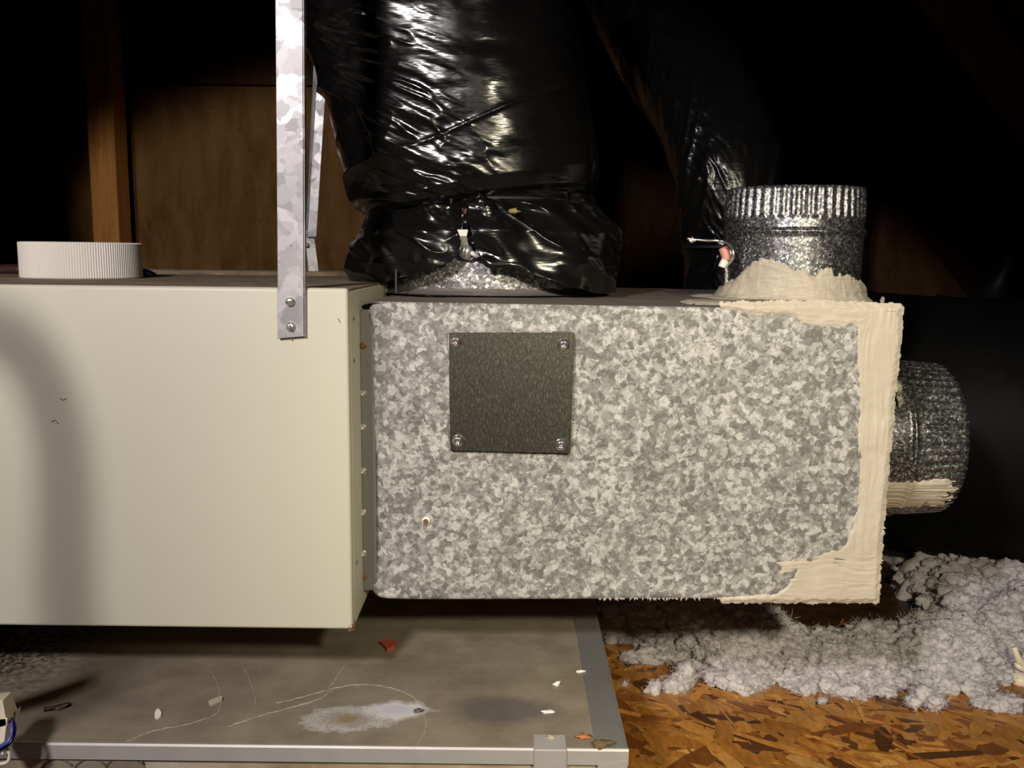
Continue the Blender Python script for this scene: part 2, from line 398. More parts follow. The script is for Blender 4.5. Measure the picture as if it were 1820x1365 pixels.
# strands of the board, pressed flat
def strands():
    N = 5600; V, Fc, C = [], [], []
    pal = np.array([(.52, .25, .055), (.42, .185, .035), (.58, .31, .08), (.25, .09, .02), (.47, .22, .05), (.11, .045, .014), (.33, .13, .03), (.62, .36, .11)])
    wts = np.array([.22, .2, .12, .13, .15, .06, .08, .04])
    for i in range(N):
        x = RNG.uniform(-.02, 1.5); y = RNG.uniform(.62, 1.25)  # strands end short; bare dark base beyond stands in for shade
        L = RNG.uniform(.016, .075)*RNG.uniform(.5, 1); w = RNG.uniform(.0015, .018)*RNG.uniform(.4, 1); a = RNG.choice([-.6, .7, -1.2, 0.1], p=[.5, .2, .2, .1])+RNG.normal(0, .35)
        z = .0002 + .0016*i/N + RNG.uniform(0, .0002)
        k = RNG.integers(5, 8); t = np.linspace(-1, 1, k)
        top = [(L*tt, w*(1-.55*abs(tt)**3)*RNG.uniform(.55, 1.1)) for tt in t]; bot = [(L*tt, -w*(1-.55*abs(tt)**3)*RNG.uniform(.55, 1.1)) for tt in t[::-1]]
        pts = top+bot; ca, sa = math.cos(a), math.sin(a); b0 = len(V); tilt = RNG.normal(0, .006)
        col = pal[RNG.choice(len(pal), p=wts)]*np.array([.90, .82, .75])*RNG.uniform(.75, 1.2)
        for u, v in pts:
            V.append((x+u*ca-v*sa, y+u*sa+v*ca, max(.0001, z+u*tilt))); C.append((*col, 1))
        m = len(pts)
        for u, v in pts:
            V.append((x+u*ca-v*sa, y+u*sa+v*ca, -.0005)); C.append((*(col*.5), 1))
        Fc.append(tuple(b0+j for j in range(m))[::-1])
        for j in range(m): Fc.append((b0+j, b0+(j+1) % m, b0+m+(j+1) % m, b0+m+j))
    o = pyd('wood_strands', V, Fc, M_STRAND, fl); o['kind'] = 'stuff'
    ca = o.data.color_attributes.new('Col', 'FLOAT_COLOR', 'POINT'); ca.data.foreach_set('color', np.array(C).ravel())
strands()

WY = 2.55                                                      # back wall distance
XJ = at(985, 300, WY).x
wb = ST(box('wall_back', (-2.2, WY+.012, 0), (XJ, WY+.05, 2.6), M_PLYSHADE), 'dark plywood attic back wall', 'wall')
hz = at(300, 150, WY).z
def sheet(px0, px1, z0, z1, m, th=.011):
    x0 = at(px0, 300, WY).x; x1 = at(px1, 300, WY).x
    return box('plywood_sheet', (x0, WY+.012-th, z0), (x1, WY+.0125, z1), m, wb, .0015)
sheet(-420, 206, 0.02, hz-.004, M_PLY, .010)
sheet(243, 742, 0.02, hz-.004, M_PLY, .020)  # gap at its left bares the dark backing as the post's painted shadow
sheet(746, 983, 0.02, hz-.004, M_PLY, .012)
ST(box('wall_far', (-.6, 5.5, 0), (1.9, 5.54, 3.2), M_PLYSHADE), 'black far end of the attic behind the ducts', 'wall')
wf = ST(box('wall_partition', (1.20, 3.02, 0), (1.85, 3.06, 1.5), M_PLYSHADE), 'dim plywood partition at the far right of the attic', 'wall')
for x0_, x1_ in ((1.202, 1.52), (1.526, 1.848)): box('plywood_sheet', (x0_, 3.008, .02), (x1_, 3.021, 1.49), M_PLYSHADE, wf, .0015)
ST(box('wall_right', (1.85, -.6, 0), (1.9, 5.5, .35), M_PLYSHADE), 'low dark knee wall out at the right', 'wall')
t1 = ST(box('trim_1', (-2.2, WY-.012, hz), (XJ-.002, WY+.012, hz+.16), M_PLYSHADE, None, .003), 'dark header board running above the plywood sheets', 'trim')
ST(box('wall_left', (-2.25, -.6, 0), (-2.2, 3.4, 2.6), M_PLYSHADE), 'dark attic side wall out at the left', 'wall')
# roof slope falls to the right along the rafter
ra, rb = at(1648, 0, 1.95), at(1838, 262, 1.95)
sl = (rb.z-ra.z)/(rb.x-ra.x)
def roof_z(x): return ra.z + .16 + sl*(x-ra.x)
x0 = -.35; x1 = ra.x + (.36-ra.z-.16)/sl
c8 = [(x0, -.6, roof_z(x0)), (x1, -.6, roof_z(x1)), (x1, -.6, roof_z(x1)-.02), (x0, -.6, roof_z(x0)-.02)]
ce = hexa('ceiling', [Vector(c) for c in c8] + [Vector((c[0], 5.5, c[2])) for c in c8], M_PLYSHADE)
ST(ce, 'sloping roof boards lost in the dark above', 'ceiling')
def rafter(y0, label):
    xs = (x0+.02, x1-.1); dirv = Vector((1, 0, sl)).normalized(); nr = Vector((-dirv.z, 0, dirv.x))
    p = [Vector((x, y0, ra.z+sl*(x-ra.x))) for x in xs]
    q = [v + nr*.09 for v in p]
    f = [q[0], q[1], p[1], p[0]]
    o = hexa('rafter', f + [v+Vector((0, .038, 0)) for v in f], M_RAFT, None, .002)
    return tag(o, label, 'rafter')
rafter(1.95, 'brown timber rafter slanting down across the upper right corner')
# brace behind the lying duct
a, b = at(1757, 545, 2.2), at(1850, 345, 2.2)
tag(tube('diagonal_pipe', [a, (a+b)/2, b], .030, M_BLUEDK, None, 16, 2), 'dark slanting pipe in front of the plywood at far right', 'pipe')
# wooden post standing before the back wall
p0, p1 = at(148, 100, 2.42), at(196, 100, 2.42)
tag(box('wooden_post', (p0.x, 2.42, 0), (p1.x, 2.50, 2.3), M_STUD, None, .003), 'orange-brown timber post standing behind the tape roll', 'post')

# ------------------------------------------------------------------ lower grey casing under the cabinet
fr = atz(1117, 1331, PAN_Z); PY0 = fr.y; PX1 = fr.x
fll = atz(0, 1145, PAN_Z); PX0 = fll.x; PY1 = 1.30
pan = empty('sheet_metal_casing', (0.5*(PX0+PX1), PY0, 0), 'dusty grey sheet metal casing on the floor under the beige cabinet', 'casing')
box('body', (PX0+.004, PY0+.012, .001), (PX1-.004, PY1, PAN_Z-.002), M_PANFRONT, pan, .002)
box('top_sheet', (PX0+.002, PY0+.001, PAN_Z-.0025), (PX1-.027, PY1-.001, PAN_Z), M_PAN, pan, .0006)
# folded clean edge at the right
e = [(PX1-.0275, PAN_Z-.0022), (PX1-.0275, PAN_Z+.0006), (PX1-.004, PAN_Z+.0016), (PX1-.0004, PAN_Z+.001), (PX1, PAN_Z-.003), (PX1, PAN_Z-.018), (PX1-.002, PAN_Z-.018), (PX1-.003, PAN_Z-.003)]
extrude_poly('folded_edge', [(x, PY0-.0005, z) for x, z in e], (0, PY1-PY0, 0), M_PANEDGE, pan)
# front lip and panel below
e = [(PY0+.003, PAN_Z-.0005), (PY0-.0015, PAN_Z+.0006), (PY0-.0028, PAN_Z-.001), (PY0-.0028, PAN_Z-.0135), (PY0+.001, PAN_Z-.0135), (PY0+.003, PAN_Z-.004)]
extrude_poly('front_lip', [(PX0, y, z) for y, z in e], (PX1-PX0, 0, 0), M_LIP, pan)
box('front_panel', (PX0+.002, PY0+.002, .002), (PX1-.0015, PY0+.0125, PAN_Z-.012), M_PANFRONT, pan, .001)
c0, c1 = at(948, 1350, PY0).x, at(1007, 1350, PY0).x
clip = box('clip', (c0, PY0-.0048, .03), (c1, PY0+.02, PAN_Z+.0012), M_LIP, pan, .001)
q = at(1065, 1362, PY0-.003)
extrude_poly('corner_gusset', [(at(1062, 1352, PY0).x, PY0-.0032, PAN_Z-.014), (PX1-.001, PY0-.0032, PAN_Z-.0085), (PX1-.001, PY0-.0032, .02), (at(1068, 1352, PY0).x, PY0-.0032, .02)], (0, .004, 0), M_LIP, pan)
# oval knock-out plate with its three round knock-outs
kc = at(170, 1388, PY0); rx, rz = .0455, .0245
pts = [(kc.x+rx*math.copysign(abs(math.cos(t))**.75, math.cos(t)), PY0+.0005, kc.z+rz*math.copysign(abs(math.sin(t))**.8, math.sin(t))) for t in np.linspace(0, 2*PI, 40, endpoint=False)]
kp = extrude_poly('knockout_plate', pts, (0, .003, 0), M_PAN, pan)
for kx, r in ((103, .0155), (163, .0155), (225, .0185)):
    k = at(kx, 1375, PY0)
    ring = [(k.x+r*math.cos(t), PY0+.0002, k.z-.002+r*math.sin(t)) for t in np.linspace(.2*PI, .95*PI, 16)]
    tube('knockout', ring, .0009, M_SLOT, kp, 6, 0)
# ridges of dried residue
def ridge(pts, r=.0007, m=None):
    P = catmull([tuple(atz(x, y, PAN_Z)) for x, y in pts], 7)
    P[:, :2] += RNG.normal(0, .0005, P[:, :2].shape); P[:, 2] = PAN_Z
    rr = r*RNG.uniform(.25, 1.2, len(P))
    R = tube_pts(P, rr, 5); n_, m_ = R.shape[:2]
    Fc = [(i*m_+j, i*m_+(j+1) % m_, (i+1)*m_+(j+1) % m_, (i+1)*m_+j) for i in range(n_-1) for j in range(m_)]
    return pyd('residue_line', R.reshape(-1, 3), Fc, m or M_RESID, pan)
M_RESID = simple('dried_residue', (.36, .33, .27), .95, 0, .3, 300)
ridge([(225, 1318), (270, 1300), (330, 1288), (382, 1270), (392, 1250)], .0005)
ridge([(405, 1292), (450, 1276), (500, 1262), (560, 1245), (590, 1228)], .0006)
ridge([(490, 1250), (540, 1238), (600, 1222), (650, 1217), (700, 1224), (735, 1240), (752, 1258)], .0005)
ridge([(752, 1268), (758, 1285), (752, 1305), (738, 1330)], .0004)
ridge([(583, 1226), (598, 1204), (612, 1182)], .0006)
ridge([(378, 1195), (388, 1225), (392, 1250)], .0003)
ridge([(432, 1185), (446, 1215), (455, 1255)], .0003)

# ------------------------------------------------------------------ beige cabinet
CY0, CY1 = .78, 1.27
cr = at(622, 800, CY0).x; cl = -1.05
ct = at(400, 510, CY0).z; cb = at(400, 1117, CY0).z
cab = empty('beige_cabinet', ((cl+cr)/2, CY0, cb), 'beige enamelled sheet metal cabinet hung from the straps', 'cabinet')
box('body', (cl, CY0+.010, cb+.003), (cr-.003, CY1, ct-.004), M_BEIGE, cab, .002)
box('front_panel', (cl, CY0, cb), (cr, CY0+.012, ct), M_BEIGE, cab, .0032, 4, True)
sp_ = box('side_panel', (cr-.004, CY0+.009, cb+.0005), (cr+.0005, CY1-.01, ct-.003), M_BEIGE, cab, .0014, 3, True)
tp = box('top_panel', (cl, CY0+.004, ct-.0042), (cr-.001, CY1, ct-.0008), M_DUSTTOP, cab, .001)
# rolled rear edge of the top
extrude_poly('rear_edge', [(cl, CY1-.028, ct-.001), (cl, CY1-.022, ct+.0045), (cl, CY1-.004, ct+.006), (cl, CY1, ct-.002)], (cr-.001-cl, 0, 0), M_DUSTTOP, cab)
for py in (567, 642, 1002):
    p = at(627, py, .80)
    screw('punched_hole', (cr+.0006, CY0+.024, p.z), (1, 0, 0), .0022, [M_SLOT], sp_, 0, 'hex', .0004)
extrude_poly('corner_rust', [(cr-.003, CY0-.0002, cb+.004), (cr+.0015, CY0+.002, cb+.006), (cr+.001, CY0+.004, cb-.002), (cr-.004, CY0, cb-.0016)], (0, .006, 0), M_RUST, cab)
# scratches and specks on the front
for pts in ([(601, 566), (605, 573)], [(107, 708), (112, 711), (118, 708)], [(92, 750), (98, 747), (104, 753)], [(519, 604), (520, 606), (521, 604)]):
    P = [tuple(at(x, y, CY0-.0001)) for x, y in pts]
    tube('scratch', P, .0004, M_RUST, cab, 5, 3 if len(P) > 2 else 0)

# ------------------------------------------------------------------ galvanised plenum
YL, YR = .826, .846
def plane_y_px(px): return YL + (YR-YL)*(px-640)/(1597-640)
PTL, PTR = at(640, 536, YL), at(1594, 552, YR)
PBL, PBR = at(640, 1067, YL), at(1556, 1064, YR)
PD = .50
def pl_y(x): return YL + (YR-YL)*(np.asarray(x)-PTL.x)/(PTR.x-PTL.x)
def onp(px, py):
    y = YL
    for _ in range(4): v = at(px, py, float(y)); y = pl_y(v.x)
    return at(px, py, float(y))
plen = empty('galvanised_plenum', tuple((PBL+PBR)/2 + Vector((0, 0, 0))), 'spangled galvanised plenum box with three round collars and cream mastic', 'duct plenum')
def edge_z(x, top):
    t = (np.asarray(x)-PTL.x)/(PTR.x-PTL.x)
    return (PTL.z*(1-t)+PTR.z*t) if top else (PBL.z*(1-t)+PBR.z*t)
def right_x(z):
    t = (z-PBR.z)/(PTR.z-PBR.z); return PBR.x + (PTR.x-PBR.x)*t
PFX0 = onp(653, 800).x
# front sheet as a fine grid: slightly buckled, rounded at the left where it meets the flange
NU, NV = 220, 130
U, Vv = np.meshgrid(np.linspace(0, 1, NU), np.linspace(0, 1, NV), indexing='ij')
zb0 = edge_z(PFX0, False); zt0 = edge_z(PFX0, True)
X = PFX0 + U*((PBR.x + (PTR.x-PBR.x)*Vv) - PFX0)
ZB = edge_z(X, False); ZT = edge_z(X, True)
# rounded left corners
ul = (X-PFX0); rc = np.clip(1-ul/.014, 0, 1); inset = .014*(1-np.sqrt(1-rc**2))
ZT2 = ZT-inset*.9; ZB2 = ZB+inset*.8
Z = ZB2 + (ZT2-ZB2)*Vv
edge = np.minimum.reduce([sstep(0, .05, PBR.x+(PTR.x-PBR.x)*Vv-X), sstep(0, .03, Z-ZB2), sstep(0, .03, ZT2-Z)])
buck = .0035*fbm(X*6, Z*7, 0, 5, 3)*edge - .004*np.exp(-((X-PFX0-.10)/.06)**2)*edge
Yf = pl_y(X) + buck + .014*np.exp(-ul/.018)*(.5+.5*edge) + .004*np.exp(-ul/.004)
hem = np.minimum(sstep(0, .0025, Z-ZB2), sstep(0, .0025, ZT2-Z)); Yf = Yf + .0025*(1-hem)
P = np.stack([X, Yf, Z], -1)
grid('front_sheet', P, M_GALV, plen)
def front_y(x, z): return pl_y(x)
# the rest of the box
S = .0026
c8 = [PTL+Vector((.02, .018, -S)), PTR+Vector((0, .002, -S)), PBR+Vector((0, .002, S)), PBL+Vector((.02, .018, S))]
hexa('box_body', c8 + [v+Vector((0, PD-.006, 0)) for v in c8], M_GALV, plen)
tl, tr = PTL+Vector((.004, .004, 0)), PTR
NU, NV = 120, 60
U, Vv = np.meshgrid(np.linspace(0, 1, NU), np.linspace(0, 1, NV), indexing='ij')
X = tl.x + U*(tr.x-tl.x); Yt = pl_y(X) + Vv*PD + .004*np.exp(-U*40)
Zt = edge_z(X, True) + .0022*fbm(X*7, Yt*7, 0, 9, 2)*sstep(0, .2, Vv) - .0016*np.exp(-Vv*60)
grid('top_sheet', np.stack([X, Yt+.0022, Zt], -1), M_DUSTZN, plen)
TOPZ = lambda x: float(edge_z(x, True))
# mounting flange with its screws, between cabinet side and front sheet
fx0, fx1 = cr+.0006, PFX0+.006
box('mounting_flange', (fx0, YL+.010, edge_z(fx0, False)+.006), (fx1, YL+.020, edge_z(fx0, True)-.008), M_PANEDGE, plen, .001)
for py, m in ((615, M_RUST), (838, M_SCREW), (912, M_SCREW), (1027, M_RUST), (985, M_SCREW), (700, M_SCREW), (760, M_SCREW)):
    p = at(645, py, YL+.008)
    screw('flange_screw', (p.x, YL+.010, p.z), (0, -1, 0), .0033, [m, M_SLOT], plen, random.random()*3, 'washer', .003)
# loose rusted screw tip and the small hole
p = onp(757, 926); sc_ = screw('rusted_screw', (p.x, p.y+.0005-.002, p.z), (0, -1, 0), .0026, [M_RUST, M_SLOT], plen, .4, 'washer', .003)
p = onp(757, 926); screw('washer_ring', (p.x, p.y-.0005, p.z), (0, -1, 0), .0042, [M_WHITECH], plen, 0, 'hex', .0012)
p = onp(1415, 970); screw('drill_hole', (p.x, p.y-.0004, p.z), (0, -1, 0), .0022, [M_SLOT], plen, 0, 'hex', .0006)
# inspection cover plate
cv = [onp(799, 590), onp(1020, 590), onp(1013, 803), onp(801, 798)]
cv = [v+Vector((0, -.0075, 0)) for v in cv]
cp = hexa('cover_plate', cv + [v+Vector((0, .0016, 0)) for v in cv], M_PLATE, plen, .0003, 1)
rim = [onp(796, 588), onp(1016, 588), onp(1011, 800), onp(799, 797)]
rim = [v+Vector((0, -.0058, 0)) for v in rim]
hexa('cover_frame', rim + [v+Vector((0, .010, 0)) for v in rim], M_GALV, plen, .0004, 1)
for px, py in ((811, 605), (1001, 611), (815, 780), (996, 787)):
    p = onp(px, py); screw('cover_screw', (p.x, p.y-.0075, p.z), (0, -1, 0), .0058, [M_BRIGHT, M_SLOT], cp, 0, 'washer', .0042)

# ---- mastic on the front face: thick brushed layer
def poly_sd(px, pz, poly):
    n_ = len(poly); d2 = np.full(px.shape, 1e9); ins = np.zeros(px.shape, bool)
    for i in range(n_):
        ax, az = poly[i]; bx, bz = poly[(i+1) % n_]
        ex, ez = bx-ax, bz-az; t = np.clip(((px-ax)*ex+(pz-az)*ez)/(ex*ex+ez*ez+1e-15), 0, 1)
        d2 = np.minimum(d2, (px-ax-t*ex)**2+(pz-az-t*ez)**2)
        c = ((az > pz) != (bz > pz)) & (px < (bx-ax)*(pz-az)/(bz-az+1e-15)+ax); ins ^= c
    return np.where(ins, 1, -1)*np.sqrt(d2)
def mastic_front():
    out = [(1285, 541), (1330, 557), (1355, 561), (1398, 558), (1414, 565), (1426, 577), (1442, 581), (1490, 583), (1500, 584), (1514, 574), (1521, 585), (1522, 640), (1526, 720), (1519, 800), (1523, 850), (1520, 900), (1512, 935), (1500, 966), (1492, 973), (1450, 981), (1400, 990), (1370, 997), (1386, 1008), (1382, 1026), (1412, 1016), (1393, 1046), (1380, 1055), (1335, 1058), (1285, 1064), (1285, 1069), (1400, 1068), (1559, 1069), (1562, 1010), (1571, 900), (1584, 760), (1592, 660), (1600, 600), (1601, 545), (1450, 539)]
    W = [onp(*p) for p in out]; poly = [(v.x, v.z) for v in W]
    xs = np.arange(min(p[0] for p in poly)-.004, max(p[0] for p in poly)+.005, .0009)
    zs = np.arange(min(p[1] for p in poly)-.004, max(p[1] for p in poly)+.004, .0009)
    X, Z = np.meshgrid(xs, zs, indexing='ij')
    sd = poly_sd(X, Z, poly) + .0011*fbm(X*220, Z*220, 0, 3, 3)
    # brush direction: upright on the band, level along top and foot
    zc = onp(1500, 985).z; ztop = onp(1500, 590).z; xr = onp(1523, 800).x
    foot = sstep(zc+.01, zc-.01, Z); tp_ = sstep(ztop-.004, ztop+.006, Z)*sstep(xr+.02, xr-.01, X); lev = np.maximum(foot, tp_)
    sx = X + .006*fbm(Z*16, X*16, 0, 8, 2)
    up = fbm(sx*620, Z*22, 0, 21, 3)*(.35+.9*np.abs(vnoise(sx*60, Z*30, 0, 25))); ho = fbm(X*26, (Z+.004*fbm(X*20, Z*20, 0, 2))*620, 0, 22, 3)*(.35+.9*np.abs(vnoise(X*30, Z*60, 0, 26)))
    st = up*(1-lev)+ho*lev
    h = np.clip(sd*.55, -.004, .0017) + np.where(sd > 0, .00042*st*np.clip(sd/.004, 0, 1), 0) + .0006*fbm(X*40, Z*40, 0, 13)*np.clip(sd/.006, 0, 1)
    Y = pl_y(X) - h
    grid('mastic_front', np.stack([X, Y, Z], -1), M_MASTIC, plen, keep=sd > -.0035, flip=True)
    # fringe of burrs under the lower edge and on the right edge
    bm = bmesh.new()
    def burr(p, d, r=.0012):
        a = bm.verts.new(p+Vector(d)); q = [bm.verts.new(p+Vector((r*math.cos(t), r*math.sin(t)*.7, r*.6*math.sin(t+1)))) for t in (0, 1.6, 3.2, 4.7)]
        for i in range(4): bm.faces.new([q[i], q[(i+1) % 4], a])
        bm.faces.new(q[::-1])
    for i in range(70):
        px = random.choice([random.uniform(1060, 1290), random.uniform(1290, 1550)]); p = onp(px, 1065); L = random.uniform(.001, .0032)
        burr(p+Vector((0, .001, .0006)), (random.uniform(-.0015, .0025), 0, -L), random.uniform(.0006, .0014))
    for px, py in ((1569, 938), (1563, 1000), (1565, 996), (1590, 690), (1585, 740)):
        p = onp(px-3, py); burr(p+Vector((0, .001, 0)), (.0055, 0, -.001), .0026)
    o = bmo('mastic_burrs', bm, M_MASTIC, plen); o['kind'] = 'stuff'
mastic_front()

# ---- collars
def collar(name, R, length, bead_at, crimp_from, ncr, mat, parent, xf, ns=200, extra=None, amp=.0022, crimp_in=.004):
    hs = np.unique(np.concatenate([np.linspace(0, length, 30), np.linspace(bead_at-.007, bead_at+.007, 16), np.linspace(crimp_from-.004, crimp_from+.006, 8)]))
    A = np.linspace(0, 2*PI, ns*2, endpoint=False)
    AA, HH = np.meshgrid(A, hs, indexing='ij')
    r = R + .0032*np.exp(-((HH-bead_at)/.0028)**2)
    k = sstep(crimp_from, crimp_from+.006, HH)
    r = r - k*crimp_in*np.clip((HH-crimp_from)/(length-crimp_from), 0, 1)*.5 + k*amp*np.tanh(2.2*np.sin(AA*ncr))*.6
    r = r + .0006*fbm(np.cos(AA)*3, np.sin(AA)*3, HH*20, 3, 2)
    L = np.stack([r*np.cos(AA), r*np.sin(AA), HH], -1)
    ri = r-.0012; Lin = np.stack([ri*np.cos(AA), ri*np.sin(AA), HH], -1)[:, ::-1][:, ::9]
    full = np.concatenate([L, Lin], 1)
    P = np.array(full)@np.array(xf.to_3x3()).T + np.array(xf.translation)
    return grid(name, P, mat, parent, wrap=True)
# small upright collar on the top, right
C1Y = 1.065
c1x = at(1403, 530, C1Y).x; c1z = TOPZ(c1x)
R1 = .0775
top1 = at(1403, 337, C1Y).z
xf1 = Matrix.Translation((c1x, C1Y, c1z-.002))
H1 = top1-c1z+.002
bead1 = at(1403, 410, C1Y-R1).z-c1z+.002; cr1 = at(1403, 392, C1Y-R1).z-c1z+.004
col1 = collar('upright_collar', R1, H1, bead1, cr1, 46, M_GFINE, plen, xf1)
# its mastic sleeve, flared onto the top sheet
def mastic_sleeve():
    prof_px = [(1276, 515), (1288, 500), (1300, 480), (1312, 468), (1325, 458), (1334, 462), (1345, 466), (1360, 474), (1375, 483), (1392, 478), (1398, 490), (1408, 493), (1416, 480), (1436, 474), (1440, 486), (1470, 489), (1500, 495), (1512, 500), (1522, 503)]
    th = []; hh = []
    for px, py in prof_px:
        s = max(-1, min(1, (px-1403)/121)); t = math.asin(s); th.append(t)
        hh.append(at(px, py, C1Y-R1*math.cos(t)).z-c1z)
    order = np.argsort(th); th = np.array(th)[order]; hh = np.array(hh)[order]
    A = np.linspace(-PI, PI, 420, endpoint=False); Ht = np.interp(A, th, hh)
    Hh = np.linspace(-.004, .062, 110); AA, HH = np.meshgrid(A, Hh, indexing='ij')
    top = np.interp(AA, th, hh) + .0022*fbm(AA*14, HH*90, 0, 31, 3)
    sd = top-HH
    h = np.clip(sd*.5, -.0022, .0022) + .0005*fbm(AA*5, HH*420, 0, 41, 3) + .0005*fbm(AA*16, HH*120, 0, 43, 2)
    flare = (.009+.012*np.exp(-((AA+1.25)/.5)**2))*np.exp(-np.clip(HH, 0, 1)/.0065)*(1+.25*fbm(AA*4, 0, 0, 6, 2)) + .0035*np.exp(-((HH-.013)/.007)**2)*(.6+.6*vnoise(AA*2.2, 0, 0, 77))
    r = R1 + h + flare
    P = np.stack([c1x+r*np.sin(AA), C1Y-r*np.cos(AA), c1z+HH], -1)
    grid('mastic_sleeve', P, M_MASTIC, col1, wrap=True, keep=sd > -.004)
    # smear over the top sheet
    xs = np.arange(c1x-.18, PTR.x+.003, .0017); ys = np.arange(pl_y(c1x)-.0012, C1Y+.12, .0017)
    X, Y = np.meshgrid(xs, ys, indexing='ij')
    sd = .108 - np.hypot((X-c1x), (Y-C1Y)*.9)
    fy = Y-pl_y(X)
    band = np.minimum(X-(c1x-.085+.5*fy), .30-fy*1.0)                 # everything right of the collar's front
    wedge = np.minimum(.035-np.abs(fy-.10-(X-c1x+.17)*-.3), X-c1x+.155)*.7
    sd = np.maximum.reduce([sd, band, wedge]); sd = np.minimum(sd, fy+.02)
    sd = np.minimum(sd, PTR.x+.002-X) + .006*fbm(X*60, Y*14, 0, 51, 3)*np.clip(fy/.02, 0, 1)
    h = np.clip(sd*.25, -.003, .0022)+.0005*fbm(X*30, Y*420, 0, 61, 3)+.0010*fbm(X*30, Y*40, 0, 62, 2)
    h = np.minimum(h, .0024*np.sqrt(np.clip((fy+.0012)/.003, 0, 1))-.0006*(fy < 0)) - .003*np.clip((.002-(PTR.x-X))/.002, 0, 2)
    grid('mastic_smear', np.stack([X, Y, edge_z(X, True)+h], -1), M_MASTIC, col1, keep=sd > -.005)
mastic_sleeve()
# dirty plug of mastic and fibres at the right of the sleeve
def clump(name, c, r, mat, parent, seed, stretch=(1, 1, 1), amp=.5, sub=3, fibres=0):
    bm = bmesh.new(); bmesh.ops.create_icosphere(bm, subdivisions=sub, radius=1)
    A = np.array([v.co[:] for v in bm.verts]); d = 1+amp*fbm(A[:, 0]*2.2+seed, A[:, 1]*2.2, A[:, 2]*2.2, seed, 3)
    A = A*d[:, None]*np.array(stretch)*r + np.array(c)
    for v, p in zip(bm.verts, A): v.co = p
    rnd = random.Random(seed)
    for i in range(fibres):
        a = Vector((rnd.gauss(0, 1), rnd.gauss(0, 1), rnd.gauss(0, 1))).normalized(); p = Vector(c)+Vector([a[k]*stretch[k]*r*.7 for k in range(3)])
        q = p+a*r*rnd.uniform(.5, 1.1); w = Vector((rnd.gauss(0, 1), rnd.gauss(0, 1), rnd.gauss(0, 1))).normalized()*r*.06
        bm.faces.new([bm.verts.new(p-w), bm.verts.new(p+w), bm.verts.new(q)])
    return bmo(name, bm, mat, parent, True)
p = at(1502, 515, C1Y-.035); clump('dirty_mastic_lump', (p.x, p.y, p.z-.002), .011, M_DMASTIC, col1, 4, (.8, .8, 1.5), .6, 3, 26)
p = at(1496, 425, C1Y-.052); clump('dust_patch', (p.x-.002, p.y+.007, p.z), .011, M_DMASTIC, col1, 9, (.9, .5, .8), .6, 3, 30)
# damper rod bent from the left of the collar, with its bushings
dz = Vector((0, 0, 0))
rodp = [at(1221, 424, 1.02), at(1250, 427, 1.02), at(1278, 428, 1.02), at(1295, 434, 1.015), at(1303, 446, 1.01), at(1302, 460, 1.01), at(1295, 469, 1.015)]
rod = tube('damper_rod', rodp, .0014, M_BRIGHT, col1, 8)
tube('bushing', [at(1285, 441, 1.018), at(1290, 455, 1.016), at(1290, 462, 1.016)], .0052, M_PINK, col1, 12, 3)
tube('end_cap', [at(1289, 463, 1.014), at(1285, 470, 1.014), at(1283, 475, 1.014)], .0046, M_WHITEPL, col1, 12, 3)
tube('rod_loop', [at(1290, 440, 1.013), at(1298, 446, 1.009), at(1298, 462, 1.009), at(1290, 475, 1.012)], .0009, M_BRIGHT, col1, 6)
clump('fluff_on_rod', tuple(at(1230, 427, 1.02)), .0034, M_WHITECH, col1, 12, (1.2, .8, .8), .7, 2, 14)
box('seam_strip', (c1x-R1-.0025, C1Y-.012, c1z+.001), (c1x-R1+.0015, C1Y-.004, c1z+.05), M_GFINE, col1, .0005)
clump('fibre_wisp', tuple(at(1568, 534, .93)), .0028, M_DMASTIC, plen, 33, (.7, .7, 1.4), .6, 2, 16)
tube('fibre_stalk', [at(1568, 538, .93), at(1569, 550, .93)], .0003, M_DMASTIC, plen, 5, 2)

# side collar on the right face
C2Y = 1.055
rim_x = at(1727, 770, C2Y-.09).x
R2 = .091
c2z = at(1700, 777, C2Y).z
face_x = PTR.x-.012
L2 = rim_x-face_x
xf2 = Matrix.Translation((face_x, C2Y, c2z)) @ Matrix.Rotation(PI/2, 4, 'Y')
col2 = collar('side_collar', R2, L2, L2*.61, L2*.68, 54, M_GFINE, plen, xf2, amp=.0013, crimp_in=.006)
def mastic_side():
    hs = np.arange(-.002, L2*.985, .0011); A = np.arange(0, 2*PI, .012)          # angle 0 = towards the camera, growing downward
    AA, HH = np.meshgrid(A, hs, indexing='ij'); a = np.where(AA > PI, AA-2*PI, AA)
    up = .38+.05*fbm(HH*70, a*3, 0, 71, 3); lo = .92+.08*fbm(HH*60, a*3, 0, 72, 3)-.1*np.clip(HH/L2, 0, 1)
    sd = np.minimum((a-up), (lo-a))*R2
    rag = L2*.93+.010*fbm(a*70, HH*6, 0, 73, 3)
    sd = np.minimum(sd, rag-HH)
    ring = L2*.26+.006*fbm(a*9, 0, 0, 74, 3)-HH
    sd = np.maximum(sd, np.minimum(ring, (a+.35)*R2))
    bead = .0032*np.exp(-((HH-L2*.61)/.0035)**2)
    h = np.clip(sd*.4, -.003, .0016)+np.where(sd > 0, .0006*fbm(a*70, HH*24, 0, 75, 3), 0)+bead
    r = R2+h
    P = np.stack([face_x+HH, C2Y-r*np.cos(AA), c2z-r*np.sin(AA)], -1)
    grid('mastic_patch', P, M_MASTIC, col2, wrap=True, keep=sd > -.004)
mastic_side()
for px, py, s in ((1592, 690, 51), (1594, 712, 52), (1598, 790, 53)):
    p = at(px+6, py, .975); clump('fibre_tuft', tuple(p), .006, M_DMASTIC, col2, s, (.6, .6, 1.2), .7, 2, 18)

